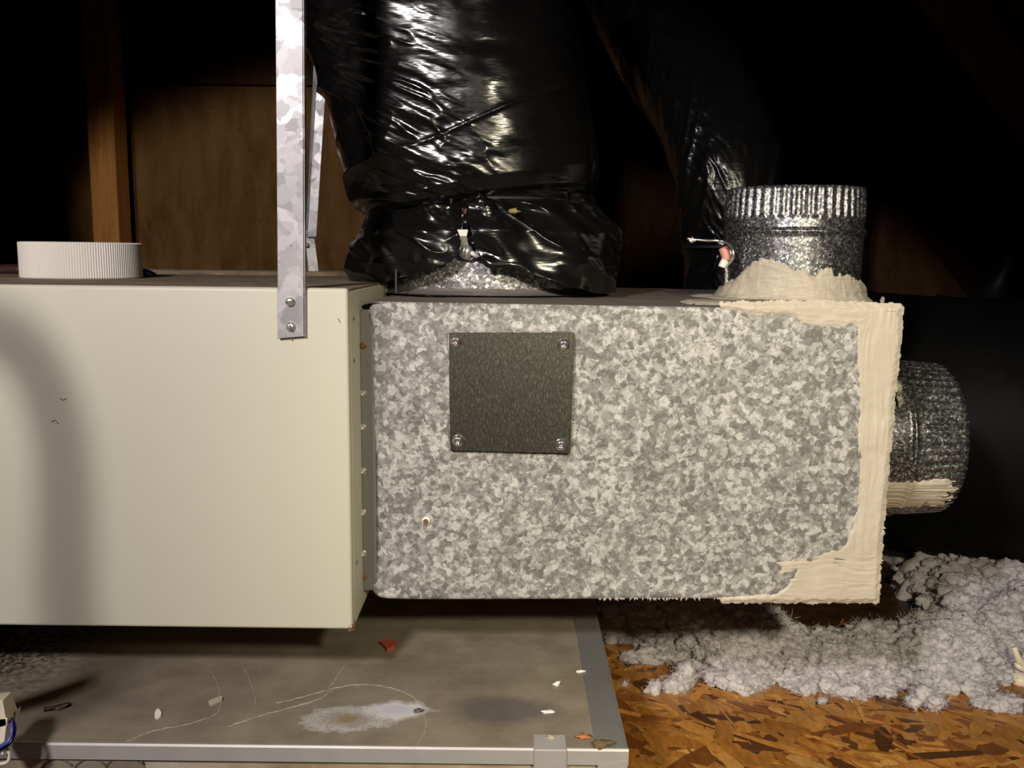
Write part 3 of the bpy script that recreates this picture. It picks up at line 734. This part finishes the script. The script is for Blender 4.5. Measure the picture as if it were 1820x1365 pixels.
# large collar under the black duct
C3Y = 1.09
c3x = at(862, 525, C3Y).x; c3z = TOPZ(c3x); R3 = .120
xf3 = Matrix.Translation((c3x, C3Y, c3z-.002))
col3 = collar('large_collar', R3, .084, .066, .072, 60, M_GDUST, plen, xf3)
A = np.linspace(-PI, PI, 240, endpoint=False); T = np.linspace(0, 1, 16)
AA, TT = np.meshgrid(A, T, indexing='ij')
r = R3+.0005+.017*TT**1.3+.002*fbm(AA*6, TT*3, 0, 81, 2)*TT; hh = .0065*(1-TT)**2-.0005+.0012*fbm(AA*9, TT*5, 0, 82, 2)*(1-TT)
grid('base_flange', np.stack([c3x+r*np.sin(AA), C3Y-r*np.cos(AA), c3z+hh+.0022], -1), M_DULLZN, col3, wrap=True, flip=True)
# damper lever showing through the slit of the jacket
fy = C3Y-R3-.004
lv = [at(812, 408, fy-.03), at(832, 408, fy-.03), at(829, 420, fy-.03), at(833, 437, fy-.012), at(817, 437, fy-.012), at(818, 420, fy-.03)]
extrude_poly('damper_lever', lv, (0, .0035, 0), M_WHITEPL, col3, .0006)
p = at(828, 448, fy); screw('lever_nut', (p.x, p.y, p.z), (0, -1, .2), .008, [M_SCREW, M_SLOT], col3, 1.3, 'slot', .012)
for a, b in (((811, 438), (818, 442)), ((838, 449), (849, 456))):
    tube('nut_wing', [at(*a, fy-.008), at(*b, fy-.008)], .0026, M_WHITEPL, col3, 8, 2)
p = at(829, 455, fy-.004)
extrude_poly('lever_plate', [at(815, 450, fy-.003), at(840, 452, fy-.003), at(846, 458, fy-.003), at(834, 463, fy-.003), at(818, 458, fy-.003)], (0, .003, 0), M_GFINE, col3)

# ------------------------------------------------------------------ black flexible ducts
def duct_surface(path, rad, nth, ns, seed, hem=None, lean=.0, wr=1.0, fineband=None, sq=2.0):
    path = catmull(path, 24); seg = np.linalg.norm(np.diff(path, axis=0), axis=1); S = np.concatenate([[0], np.cumsum(seg)])
    s = np.linspace(0, S[-1], ns); C = np.stack([np.interp(s, S, path[:, k]) for k in range(3)], -1)
    T = np.gradient(C, axis=0); T /= np.linalg.norm(T, axis=1, keepdims=True)
    ref = np.array([0, -1.0, 0]); E2 = ref - (T@ref)[:, None]*T; E2 /= np.linalg.norm(E2, axis=1, keepdims=True)
    E1 = np.cross(E2, T); 
    if E1[0, 0] < 0: E1 = -E1
    R = np.interp(s, np.linspace(0, S[-1], len(rad)), rad) if not callable(rad) else rad(s/S[-1])
    A = np.linspace(-PI, PI, nth, endpoint=False); AA, SS = np.meshgrid(A, s, indexing='ij')
    w = SS + lean*AA + .012*vnoise(AA*1.3, SS*5, 0, seed)
    d = .010*vnoise(AA*.9+5, SS*4, 0, seed+1)
    rg = 1-np.abs(fbm(AA*.6, w*15, 0, seed+2, 2)); d = d + wr*.0075*(rg**4-.3); r2 = 1-np.abs(fbm(AA*.95+3, (SS+.02*AA)*24, 0, seed+22, 2)); d = d + wr*.0020*(r2**5-.25)
    d = d + wr*.0011*fbm(AA*2.4, w*42, 0, seed+4, 2)*(.4+.6*sstep(-.3, .5, vnoise(AA*1.1, SS*7, 0, seed+12)))
    if fineband is not None:
        c0, c1, wd = fineband
        cen = c0+(c1-c0)*SS/s[-1]; mk = np.exp(-((AA-cen)/wd)**2)*(.35+.65*sstep(-.2, .5, vnoise(AA*1.5, SS*9, 0, seed+9)))
        fr_ = 1-np.abs(vnoise(AA*4.2, (SS-.10*AA)*95, 0, seed+6)); d = d + mk*(.0030*(fr_**2-.4)+.0010*vnoise(AA*9, (SS-.1*AA)*190, 0, seed+7))
    rr = R[None, :]*(np.abs(np.sin(AA))**sq+np.abs(np.cos(AA))**sq)**(-1/sq) + d
    P = C[None] + rr[..., None]*(np.sin(AA)[..., None]*E1[None] + np.cos(AA)[..., None]*E2[None])
    return P, A, s
DY = C3Y
fd = empty('large_flex_duct', (c3x, DY, c3z+.06), 'large shiny black wrinkled flexible duct rising from the plenum', 'flexible duct')
cpt = lambda px, py, dy=0.0: tuple(at(px, py, DY+dy))
path = [cpt(735, -160, .02), cpt(770, 0, .01), cpt(800, 120, .005), cpt(826, 240, 0), cpt(846, 320, 0), cpt(853, 362, 0), cpt(854, 380, 0)]
PXM = DY/F_PX
def rad(t):
    return np.interp(t, [0, .3, .5, .7, .86, .92, .955, .985, 1.0], [.150, .154, .155, .1545, .151, .149, .142, .127, .124])
P, A, s = duct_surface(path, rad, 540, 360, 103, lean=-.03, fineband=(-.85, -.25, .42), sq=2.45)
grid('jacket', P, M_BLACK, fd, wrap=True)
# gathered hem below the tie
tz = at(853, 368, DY).z
def hem():
    nth, ns = 480, 90
    A = np.linspace(-PI, PI, nth, endpoint=False)
    # lower edge seen from the front: (px, py) across the hem
    e = [(648, 505), (660, 498), (690, 508), (704, 500), (722, 492), (752, 484), (782, 474), (800, 466), (812, 452), (818, 436), (823, 402), (828, 384), (835, 402), (846, 440), (856, 468), (868, 477), (905, 476), (930, 482), (965, 496), (1000, 510), (1050, 521), (1088, 524)]
    rr = .150; cx = at(868, 450, DY).x
    th = []; zz = []
    for px, py in e:
        t = 0.0
        for _ in range(6):
            v = at(px, py, DY-rr*math.cos(t)); sx = max(-.999, min(.999, (v.x-cx)/rr)); t = math.asin(sx)
        th.append(t); zz.append(v.z)
    th = np.array([-PI]+[-PI*.6]+th+[PI*.6]+[PI]); zz = np.array([c3z+.006, c3z+.004]+zz+[c3z+.004, c3z+.006])
    zbot = np.interp(A, th, zz); zbot = np.maximum(zbot, c3z+.0035)
    Tt = np.linspace(0, 1, ns); AA, TT = np.meshgrid(A, Tt, indexing='ij')
    ztop = tz+.012
    Z = ztop + (zbot[:, None]-ztop)*TT
    dz_ = ztop-Z
    slit = np.exp(-((AA+.24)/.13)**2)
    flare = np.interp(dz_, [0, .008, .02, .043, .078, .118], [.136, .130, .134, .150, .155, .152])
    cxx = at(853, 368, DY).x + (cx-at(853, 368, DY).x)*np.clip(dz_/.04, 0, 1)
    wob = .014*fbm(AA*1.7, Z*12, 0, 205, 2)*np.clip(dz_/.02, 0, 1) + .006*(1-np.abs(fbm(AA*3.2+Z*20, Z*26, 0, 207, 2)))**2*np.clip(dz_/.015, 0, 1)
    wob = wob + .004*vnoise(AA*9, Z*60, 0, 209)*np.clip(1-dz_/.03, 0, 1)
    wob = wob + .012*np.exp(-((AA-.85)/.4)**2)*sstep(.02, .08, dz_)
    r = np.maximum(flare+wob - .012*slit*np.clip(dz_/.02, 0, 1), R3+.0045)
    P_ = np.stack([cxx+r*np.sin(AA), DY-r*np.cos(AA), Z], -1)
    # inner side of the film
    ri = r-.0012; Q = np.stack([cxx+ri*np.sin(AA), DY-ri*np.cos(AA), Z], -1)[:, ::-1]
    grid('hem', np.concatenate([P_, Q], 1), M_BLACK, fd, wrap=True)
hem()
# tie band drawn tight round the duct, knot and torn fibres
a = np.linspace(-PI, PI, 90)
tx = at(853, 368, DY).x
tube('tie_band', np.stack([tx+(.1315+.001*np.sin(a*7))*np.sin(a), DY-(.1315+.001*np.sin(a*5))*np.cos(a), tz+.002+.0015*np.sin(a*3)], -1), .0024, M_MATBLACK, fd, 8, 0)
p = at(826, 386, DY-.137)
clump('knot', tuple(p), .0075, M_BLACK, fd, 61, (.8, .7, 1.6), .6, 3, 0)
p = at(829, 372, DY-.142); clump('torn_fibres', tuple(p), .0045, simple('reddish_fibre', (.16, .06, .05), .8), fd, 62, (.9, .7, .9), .5, 2, 34)
p = at(945, 378, DY-.138); clump('crumpled_fold', (p.x-.05, p.y-.002, p.z), .013, M_BLACK, fd, 63, (1.3, .6, 1), .55, 3, 0)
p = at(915, 376, DY-.142); clump('yellow_fibre', tuple(p), .0042, simple('yellow_fibre', (.25, .20, .07), .9), fd, 64, (1.2, .5, .7), .6, 2, 14)
tail = [at(703, 478, .95), at(703, 500, .952), at(702, 521, .955)]
box('tie_tail', (tail[0].x-.0011, .952, c3z+.003), (tail[0].x+.0011, .9535, tail[0].z), M_MATBLACK, fd, .0004)

d2 = empty('slim_flex_duct', tuple(at(1285, 560, 1.44)), 'slim black wrinkled flexible duct hanging behind the upright collar', 'flexible duct')
Y2 = 1.42
P, A, s = duct_surface([at(1060, -150, 2.0), at(1140, 20, 1.75), at(1232, 160, 1.52), at(1288, 300, Y2), at(1298, 420, Y2), at(1298, 545, Y2+.01)], lambda t: np.interp(t, [0, .5, .8, .9, 1], [.085, .084, .078, .066, .07]), 260, 300, 301, lean=.10, wr=.8, fineband=(-.5, -.5, .5))
grid('jacket', P, M_BLACK2, d2, wrap=True)
a = np.linspace(-PI, PI, 60); q = at(1298, 440, Y2)
tube('tie_band', np.stack([q.x+.071*np.sin(a), q.y-.071*np.cos(a), q.z+0*a], -1), .003, M_MATBLACK, d2, 8, 0)
d3 = empty('lying_flex_duct', (.8, 1.62, .12), 'fat black flexible duct lying in the dark beyond the side collar', 'flexible duct')
P, A, s = duct_surface([(.30, 2.02, .27), (.56, 1.76, .262), (.80, 1.54, .25), (1.05, 1.43, .24), (1.36, 1.37, .23)], lambda t: .232+0*t, 140, 150, 401, lean=.02, wr=.8)
grid('jacket', P, M_DULLBLK, d3, wrap=True)

# ------------------------------------------------------------------ hanger straps
hs = empty('hanger_strap', tuple(at(516, 600, CY0)), 'bright galvanised hanger strap screwed to the front of the beige cabinet', 'strap')
ys = CY0-.0045
q = [at(489, 0, ys), at(540, 0, ys), at(542.5, 598, ys), at(494, 602, ys)]
up_ = Vector((0, 0, .30)); 
q[0] = q[0]+(q[0]-q[3])*.6; q[1] = q[1]+(q[1]-q[2])*.6
hexa('strap_plate', q + [v+Vector((0, .0018, 0)) for v in q], M_STRAP, hs, .0006, 2)
ql, qr = q[1], q[2]
hexa('strap_edge', [ql+Vector((-.0013, 0, 0)), ql, qr, qr+Vector((-.0013, 0, 0))] + [v+Vector((0, .012 if i < 2 else .0042, 0)) for i, v in enumerate([ql+Vector((-.0013, 0, 0)), ql, qr, qr+Vector((-.0013, 0, 0))])], M_STRAP, hs)
for px, py, sl_ in ((516, 536, .35), (517, 580, -1.2)):
    p = at(px, py, ys); screw('strap_screw', tuple(p), (.1, -1, .05), .0040, [M_SCREW, M_SLOT], hs, sl_, 'slot', .0036)
p = at(518, 437, ys); screw('rivet_hole', tuple(p), (0, -1, 0), .0006, [M_SLOT], hs, 0, 'hex', .0002)
rs = empty('rear_hanger_strap', tuple(at(556, 488, 1.25)), 'angled galvanised hanger strap fixed at the rear of the beige cabinet', 'strap')
yb = 1.252
def angle_bar(name, L, R_, fold, y, par):
    """L, R_, fold: (top, bottom) pixel pairs of left edge, right edge, and fold line"""
    l0, l1, r0, r1, f0, f1 = [at(*p, y) for p in (L[0], L[1], R_[0], R_[1], fold[0], fold[1])]
    k = Vector((0, .010, 0)); t = Vector((0, .0016, 0))
    hexa(name, [l0+k, f0, f1, l1+k]+[v+t for v in (l0+k, f0, f1, l1+k)], M_STRAP, par)
    return hexa(name, [f0, r0, r1, f1]+[v+t for v in (f0, r0, r1, f1)], M_STRAP, par)
angle_bar('strap_flange', ((563, -80), (540, 421)), ((593, -80), (562, 421)), ((577, -80), (547, 421)), yb, rs)
angle_bar('strap_foot', ((541, 410), (544, 489)), ((557, 410), (567, 489)), ((542, 410), (549, 489)), yb+.006, rs)
p = at(546, 436, yb+.004); screw('strap_bolt', tuple(p), (0, -1, 0), .0036, [M_RUST, M_SLOT], rs, 0, 'hex', .003)

# ------------------------------------------------------------------ things on the cabinet
TCY = 1.035
tcx = at(147, 490, TCY).x; TR = .0635; tz0 = ct-.0008; th_ = at(147, 430, TCY-TR).z-tz0
tape = empty('tape_roll', (tcx, TCY, tz0), 'roll of ribbed white strapping tape lying on the beige cabinet', 'tape')
nrib = 150; A = np.linspace(0, 2*PI, nrib*6, endpoint=False); Hh = np.array([0, .0008, .0016, th_*.5, th_-.0016, th_-.0008, th_])
AA, HH = np.meshgrid(A, Hh, indexing='ij')
r = TR + .00045*np.sign(np.sin(AA*nrib))*np.abs(np.sin(AA*nrib))**.5 - .0012*(np.abs(HH/th_-.5) > .49)
outer = np.stack([tcx+r*np.cos(AA), TCY+r*np.sin(AA), tz0+HH], -1)
inn = np.stack([tcx+.04*np.cos(A), TCY+.04*np.sin(A), np.full_like(A, tz0+th_)], -1)[:, None]
inb = inn.copy(); inb[..., 2] = tz0+.0002
grid('wound_tape', np.concatenate([outer, inn, inb], 1), M_TAPE, tape, wrap=True, smooth=False)
Q = np.stack([np.stack([tcx+rr*np.cos(A[::8]), TCY+rr*np.sin(A[::8]), np.full_like(A[::8], zz)], -1) for rr, zz in ((.0405, tz0+.0004), (.0405, tz0+th_-.001), (.037, tz0+th_-.001), (.037, tz0+.0004))], 1)
grid('cardboard_core', Q, M_TAPEDK, tape, wrap=True)
tag(tube('black_cable_end', [at(235, 489, 1.16), at(252, 484, 1.16), at(262, 485, 1.155), at(274, 491, 1.15)], .0045, M_BLACK, None, 10), 'short black cable end just right of the tape roll', 'cable')
tag(tube('red_handled_tool', [at(-30, 483, 1.17), at(5, 480, 1.17), at(38, 479, 1.17)], .0075, M_REDPL, None, 12), 'dark red tool handle left of the tape roll', 'tool')

# added unseen flue left of the frame; shades the plywood left of the post
fx, fy_, fr_ = -.893, 1.02, .115
blocker = empty('blocker_pipe', (fx, fy_, ct), 'added unseen round flue pipe rising from the left end of the cabinet', 'pipe')
prof = [(fr_+.012, 0), (fr_+.012, .004), (fr_+.001, .008), (fr_, .25), (fr_+.004, .252), (fr_+.004, .262), (fr_, .264), (fr_, .95)]
V, Fc = lathe_verts(prof, 48); pyd('pipe_wall', [(fx+v[0], fy_+v[1], ct+v[2]) for v in V], Fc, M_GDUST, blocker, True)
rep_ = [(fx+(fr_+.004)*math.cos(a), fy_+(fr_+.004)*math.sin(a), ct+.5) for a in np.linspace(0, 2*PI, 40)]
tube('pipe_clamp', rep_, .005, M_STRAP, blocker, 8, 0)

# ------------------------------------------------------------------ wiring plug, lower left
plug = empty('wiring_plug', tuple(at(0, 1300, .66)), 'cream nylon wiring plug with blue wires at the lower left edge', 'plug')
yp = .655
hexa('plug_body', [at(-26, 1240, yp), at(5, 1246, yp), at(13, 1290, yp), at(-24, 1300, yp), at(-14, 1233, yp+.03), at(20, 1229, yp+.03), at(32, 1263, yp+.03), at(-8, 1275, yp+.03)], M_CREAM, plug, .0006)
hexa('plug_shoulder', [at(-26, 1280, yp), at(13.5, 1276, yp), at(8, 1318, yp), at(-24, 1340, yp), at(-20, 1280, yp+.024), at(26, 1268, yp+.024), at(17, 1290, yp+.024), at(-14, 1310, yp+.024)], M_CREAM, plug, .0006)
extrude_poly('latch', [at(22, 1268, yp+.02), at(30, 1262, yp+.02), at(27, 1276, yp+.02), at(23, 1280, yp+.02)], (0, .006, 0), M_CREAM, plug)
tube('blue_wire', [at(22, 1276, yp+.012), at(26, 1296, yp+.008), at(21, 1316, yp+.004), at(6, 1330, yp), at(-14, 1340, yp)], .0014, M_BLUE, plug)
tube('blue_wire', [at(19, 1280, yp+.006), at(21, 1298, yp+.003), at(16, 1316, yp-.002), at(2, 1326, yp-.004), at(-14, 1333, yp-.004)], .0014, M_BLUE, plug)
tube('beige_wire', [at(11, 1326, yp+.004), at(16, 1340, yp+.004), at(15, 1352, yp+.004), at(5, 1357, yp+.004), at(-14, 1358, yp+.004)], .0014, M_WIREBG, plug)
tube('crimp_terminal', [at(8, 1338, yp), at(-2, 1344, yp), at(-12, 1346, yp)], .0018, M_SCREW, plug, 8, 3)

# its harness loops up at the left, out of frame, and throws the soft shadow on the beige door
tube('harness_cable', [(-.405, .66, .262), (-.50, .62, .20), (-.62, .50, .20), (-.60, .38, .31), (-.48, .355, .385), (-.411, .375, .46), (-.409, .385, .53), (-.405, .40, .578), (-.407, .412, .617), (-.424, .418, .656), (-.458, .42, .668), (-.55, .42, .67), (-.95, .40, .62)], .0095, M_MATBLACK, plug, 12)

# ------------------------------------------------------------------ scraps on the casing
def chip(name, pts, m, label, cat, h=.0015, lift=.0002):
    P_ = [atz(x, y, PAN_Z+lift) for x, y in pts]
    return tag(extrude_poly(name, P_, (0, 0, h), m, None), label, cat)
chip('paint_flake', [(275, 1270), (278, 1263), (283, 1262), (287, 1269), (286, 1276), (280, 1280), (275, 1276)], M_WHITECH, 'small white paint flake on the grey casing, left of centre', 'flake')
chip('cardboard_chip', [(370, 1249), (392, 1240), (396, 1242), (394, 1247), (373, 1256)], M_TAN, 'tan cardboard chip lying where the residue lines meet', 'chip', .002)
ws = empty('wire_scrap', tuple(atz(100, 1256, PAN_Z)), 'short black wire scrap with a bare bright end', 'wire scrap')
tube('insulation_sleeve', [atz(78, 1261, PAN_Z+.002), atz(96, 1258, PAN_Z+.002), atz(112, 1254, PAN_Z+.002), atz(124, 1251, PAN_Z+.002)], [.002]*25, M_MATBLACK, ws, 8, 8)
tube('bare_strand', [atz(98, 1260, PAN_Z+.0035), atz(110, 1256, PAN_Z+.0042), atz(121, 1251, PAN_Z+.0042)], .0007, M_BRIGHT, ws, 6, 4)
chip('red_scrap', [(676, 1146), (690, 1141), (704, 1144), (702, 1153), (688, 1160), (682, 1152)], simple('faded_red', (.40, .07, .05), .7), 'small red scrap in the shadow below the plenum', 'scrap', .004)
def crumb(px, py, r, m, seed, label, cat='crumb', st=(1.3, .8, .7), fib=4):
    p = atz(px, py, PAN_Z); return tag(clump('crumb', (p.x, p.y, p.z+r*.35), r, m, None, seed, st, .6, 2, fib), label, cat)
crumb(989, 1218, .0034, M_WHITECH, 71, 'white crumb nearest the shadow on the casing')
crumb(974, 1268, .0033, M_WHITECH, 72, 'white twisted crumb midway down the casing', st=(1.6, .5, .5))
crumb(980, 1313, .0032, M_TAN, 73, 'brown and white crumb above the metal clip')
crumb(1032, 1195, .003, M_WHITECH, 76, 'faint pale crumb beside the clean folded edge', st=(1.5, .6, .4))
crumb(1036, 1312, .0050, M_ORANGE, 74, 'rust orange fleck near the front corner', 'fleck', (1.2, .8, .25))
crumb(1072, 1326, .0062, M_DUSTBR, 75, 'dark brown dirt clump in the front corner', 'dirt', (1.3, .8, .5), 20)
crumb(744, 1265, .0038, M_SLOT, 77, 'black speck at the end of the white residue', 'speck', (1.1, .8, .4), 6)

# ------------------------------------------------------------------ loose-fill insulation
FRONT = [(1040, 1100), (1075, 1128), (1130, 1150), (1190, 1172), (1235, 1195), (1270, 1222), (1330, 1232), (1380, 1210), (1430, 1238), (1480, 1228), (1520, 1238), (1560, 1238), (1610, 1215), (1650, 1228), (1690, 1222), (1730, 1228), (1790, 1212), (1900, 1215)]
fb = np.array([tuple(atz(x, y, 0))[:2] for x, y in FRONT]); fb = fb[np.argsort(fb[:, 0])]
def yfront(x): return np.interp(x, fb[:, 0], fb[:, 1]) + .012*vnoise(np.asarray(x)*34, 3.3, 0, 91) + .008*vnoise(np.asarray(x)*80, 7.7, 0, 92)
def mound(x, y):
    d = y-yfront(x)
    h = .075*(1-np.exp(-np.clip(d, 0, 9)/.10)) + .03*sstep(.62, 1.1, x)*sstep(.0, .35, d)
    h = h - .05*sstep(.0, .25, d)*sstep(.35, .12, np.hypot(x-.52, y-1.35))
    k = sstep(.17, .11, np.abs(x-.50-.28*(y-1.35))+.03*vnoise(x*20, y*20, 0, 505))*sstep(.10, .20, d+.03*vnoise(x*30, y*30, 0, 506))  # hole in the drift, shaped to stand in for a dark shaded hollow
    z = (np.maximum(h, .004) + (.018*fbm(x*14, y*14, 0, 501, 3)+.012)*np.clip(d/.05, 0, 1))*(1-k) - .025*k
    return np.where(d > 0, z, -.02)
def tuft_mesh(seed, sub, nf):
    bm = bmesh.new(); bmesh.ops.create_icosphere(bm, subdivisions=sub, radius=1)
    A = np.array([v.co[:] for v in bm.verts]); Fc = [[v.index for v in f.verts] for f in bm.faces]; bm.free()
    lo = vnoise(A[:, 0]*1.3+seed*3.1, A[:, 1]*1.3, A[:, 2]*1.3, seed); bi = np.abs(vnoise(A[:, 0]*2.6+seed, A[:, 1]*2.6, A[:, 2]*2.6, seed+5))+.5*np.abs(vnoise(A[:, 0]*5.4+seed, A[:, 1]*5.4, A[:, 2]*5.4, seed+6))
    d = np.clip(.72+.34*lo+.55*bi, .3, 1.8)
    A = A*d[:, None]
    rng = np.random.default_rng(seed); V = list(A)
    for i in range(nf):
        j = rng.integers(0, len(A)); p = A[j]*.9; n_ = p/np.linalg.norm(p); dr = n_+rng.normal(0, .6, 3); dr /= np.linalg.norm(dr)
        L = rng.uniform(.3, 1.0)*rng.uniform(.4, 1); w = np.cross(dr, rng.normal(0, 1, 3)); w *= rng.uniform(.015, .04)/np.linalg.norm(w); bend = rng.normal(0, .25, 3)
        m_ = p+dr*L*.55+bend*.3; q_ = p+dr*L+bend; b = len(V)
        V += [p-w, p+w, m_+w*.7, m_-w*.7, q_]; Fc += [[b, b+1, b+2], [b, b+2, b+3], [b+3, b+2, b+4]]
    return np.array(V), np.array(Fc)
TU = [tuft_mesh(600+i, 3, 36) for i in range(8)]; TF = [tuft_mesh(640+i, 2, 24) for i in range(6)]
def rot(rng):
    q = rng.normal(0, 1, 4); q /= np.linalg.norm(q); w, x, y, z = q
    return np.array([[1-2*(y*y+z*z), 2*(x*y-z*w), 2*(x*z+y*w)], [2*(x*y+z*w), 1-2*(x*x+z*z), 2*(y*z-x*w)], [2*(x*z-y*w), 2*(y*z+x*w), 1-2*(x*x+y*y)]])
def fibres(p, nrm, rng, lo=.002, hi=.010, wd=.0003):
    n_ = len(p); nrm = nrm/(np.linalg.norm(nrm, axis=1, keepdims=True)+1e-9)
    d = nrm*.7+rng.normal(0, .6, (n_, 3)); d /= np.linalg.norm(d, axis=1, keepdims=True)
    L = rng.uniform(lo, hi, (n_, 1))*rng.uniform(.4, 1, (n_, 1)); w = np.cross(d, rng.normal(0, 1, (n_, 3))); w *= wd*rng.uniform(.5, 1.3, (n_, 1))/np.linalg.norm(w, axis=1, keepdims=True)
    b1 = rng.normal(0, .25, (n_, 3))*L; m_ = p+d*L*.5+b1; q_ = p+d*L*.85+b1*2+rng.normal(0, .3, (n_, 3))*L
    for a_ in (m_, q_): a_[:, 2] = np.maximum(a_[:, 2], .001)
    V = np.stack([p-w, p+w, m_+w, m_-w, q_], 1).reshape(-1, 3); b = np.arange(n_)[:, None]*5
    return V, np.concatenate([b+[0, 1, 2], b+[0, 2, 3], b+[3, 2, 4]])
def insulation():
    # body of the drift
    xs = np.linspace(PX1+.012, 1.45, 330); yg = np.linspace(0, 1, 240)
    X, G = np.meshgrid(xs, yg, indexing='ij'); Y = yfront(X)+.012+(2.35-yfront(X))*G**1.4
    Z = mound(X, Y) - .001 + .006*fbm(X*60, Y*60, 0, 511, 2)
    base_o = grid('loose_fill_insulation', np.stack([X, Y, Z], -1), M_FLUFF)
    tag(base_o, 'white fluffy loose-fill insulation drifted over the strand board floor', 'insulation', kind='stuff')
    rng = np.random.default_rng(5); Vs, Fs, off, cnt = [], [], 0, 0
    while cnt < 2500:
        x = rng.uniform(.08, 1.35); d = rng.exponential(.16) - .004; y = float(yfront(x))+d
        if y > 2.0: continue
        px = x/y
        if float(mound(np.array(x), np.array(max(y, float(yfront(x))+.004)))) < 0: continue
        if px > .66 or px < .08: continue
        r = rng.uniform(.0045, .0125)
        z = float(mound(np.array(x), np.array(max(y, float(yfront(x))+.004)))) + rng.uniform(-.3, .5)*r
        V, Fc = TU[rng.integers(0, 8)] if d < .5 else TF[rng.integers(0, 6)]
        Vs.append((V@rot(rng).T)*r*np.array([1.15, 1.15, .85]) + np.array([x, y, max(z, r*.55)])); Fs.append(Fc+off); off += len(V); cnt += 1
    AV = np.concatenate(Vs); o = tri_soup('fluff_tufts', AV, np.concatenate(Fs), M_FLUFF, base_o, True); o['kind'] = 'stuff'
    # fine fibres standing out of the tufts
    ctr = np.concatenate([np.broadcast_to(v.mean(0), v.shape) for v in Vs]); dd = AV[:, 1]-yfront(AV[:, 0])
    pr = np.exp(-np.clip(dd, 0, 9)/.22); pr /= pr.sum(); k = rng.choice(len(AV), 210000, p=pr)
    fib = fibres(AV[k], AV[k]-ctr[k], rng); o = tri_soup('fluff_fibres', *fib, M_FLUFF, base_o); o['kind'] = 'stuff'
insulation()
def lone_tuft(px, py, r, seed, label, st=(1.4, 1, .8), n_=3):
    p = atz(px, py, .002); rng = np.random.default_rng(seed); Vs, Fs, off = [], [], 0
    for i in range(n_):
        V, Fc = TU[(seed+i) % 8]; o_ = rng.normal(0, r*.65, 3)*np.array([1.5, .7, .3]); rr = r*rng.uniform(.5, .85)
        V0 = len(Vs); Vs.append((V@rot(rng).T)*rr*np.array(st)+np.array([p.x, p.y, rr*.62])+np.abs(o_)*np.array([0, 0, 1])+o_*np.array([1, 1, 0])); Fs.append(Fc+off); off += len(V)
    AV = np.concatenate(Vs); k = rng.integers(0, len(AV), 260*n_); FV, FF = fibres(AV[k], AV[k]-AV.mean(0), rng, .001, r*.6); Vs.append(FV); Fs.append(FF+len(AV))
    return tag(tri_soup('insulation_tuft', np.concatenate(Vs), np.concatenate(Fs), M_FLUFF, None, True), label, 'tuft', 'stray tufts of insulation on the floor')
for a in ((1083, 1143, .012, 1, 'stray white tuft of insulation closest to the folded casing edge', (1, .8, 1.2), 2),
          (1113, 1172, .014, 2, 'flat cream tuft of insulation lying right of the casing edge'),
          (1122, 1150, .010, 3, 'slender raised tuft of insulation above the flat cream tuft', (1.2, .6, 1.2), 2),
          (1196, 1178, .018, 4, 'broad tuft of insulation at the left end of the drift', (1.6, 1, .7), 4),
          (1208, 1222, .018, 5, 'ragged bright tuft of insulation standing clear on the board', (1.1, .8, 1.2), 5),
          (1152, 1236, .011, 6, 'small cream tuft of insulation low on the board left of the ragged one', (1.1, .8, 1), 2),
          (1110, 1218, .007, 7, 'tiny curled tuft of insulation beside the casing', (1, 1, 1), 1),
          (1474, 1246, .006, 8, 'tiny round tuft of insulation below the middle of the drift', (1.2, 1, .8), 1),
          (1662, 1256, .017, 9, 'long tuft of insulation trailing from the drift onto the board', (1, 1.2, .9), 5),
          (1768, 1252, .017, 10, 'elongated tuft of insulation near the right edge of the board', (1.6, .8, .8), 4),
          (1816, 1270, .009, 11, 'small tuft of insulation cut by the right picture edge', (1, 1, .8), 2)): lone_tuft(*a)
# ribbed cream scrap at the right picture edge
p = at(1826, 1192, 1.10)
rb_ = empty('ribbed_scrap', tuple(p), 'cream ribbed plastic scrap resting on the insulation at the right edge', 'scrap')
for k, (y0, y1, w) in enumerate(((1150, 1195, .004), (1162, 1186, .0035), (1178, 1190, .0035), (1208, 1206, .010))):
    tube('rib', [at(1802+2*k, y0, 1.10), at(1815, (y0+y1)/2+4, 1.095), at(1850, y1+6, 1.10)], w, M_CREAM, rb_, 8, 5)
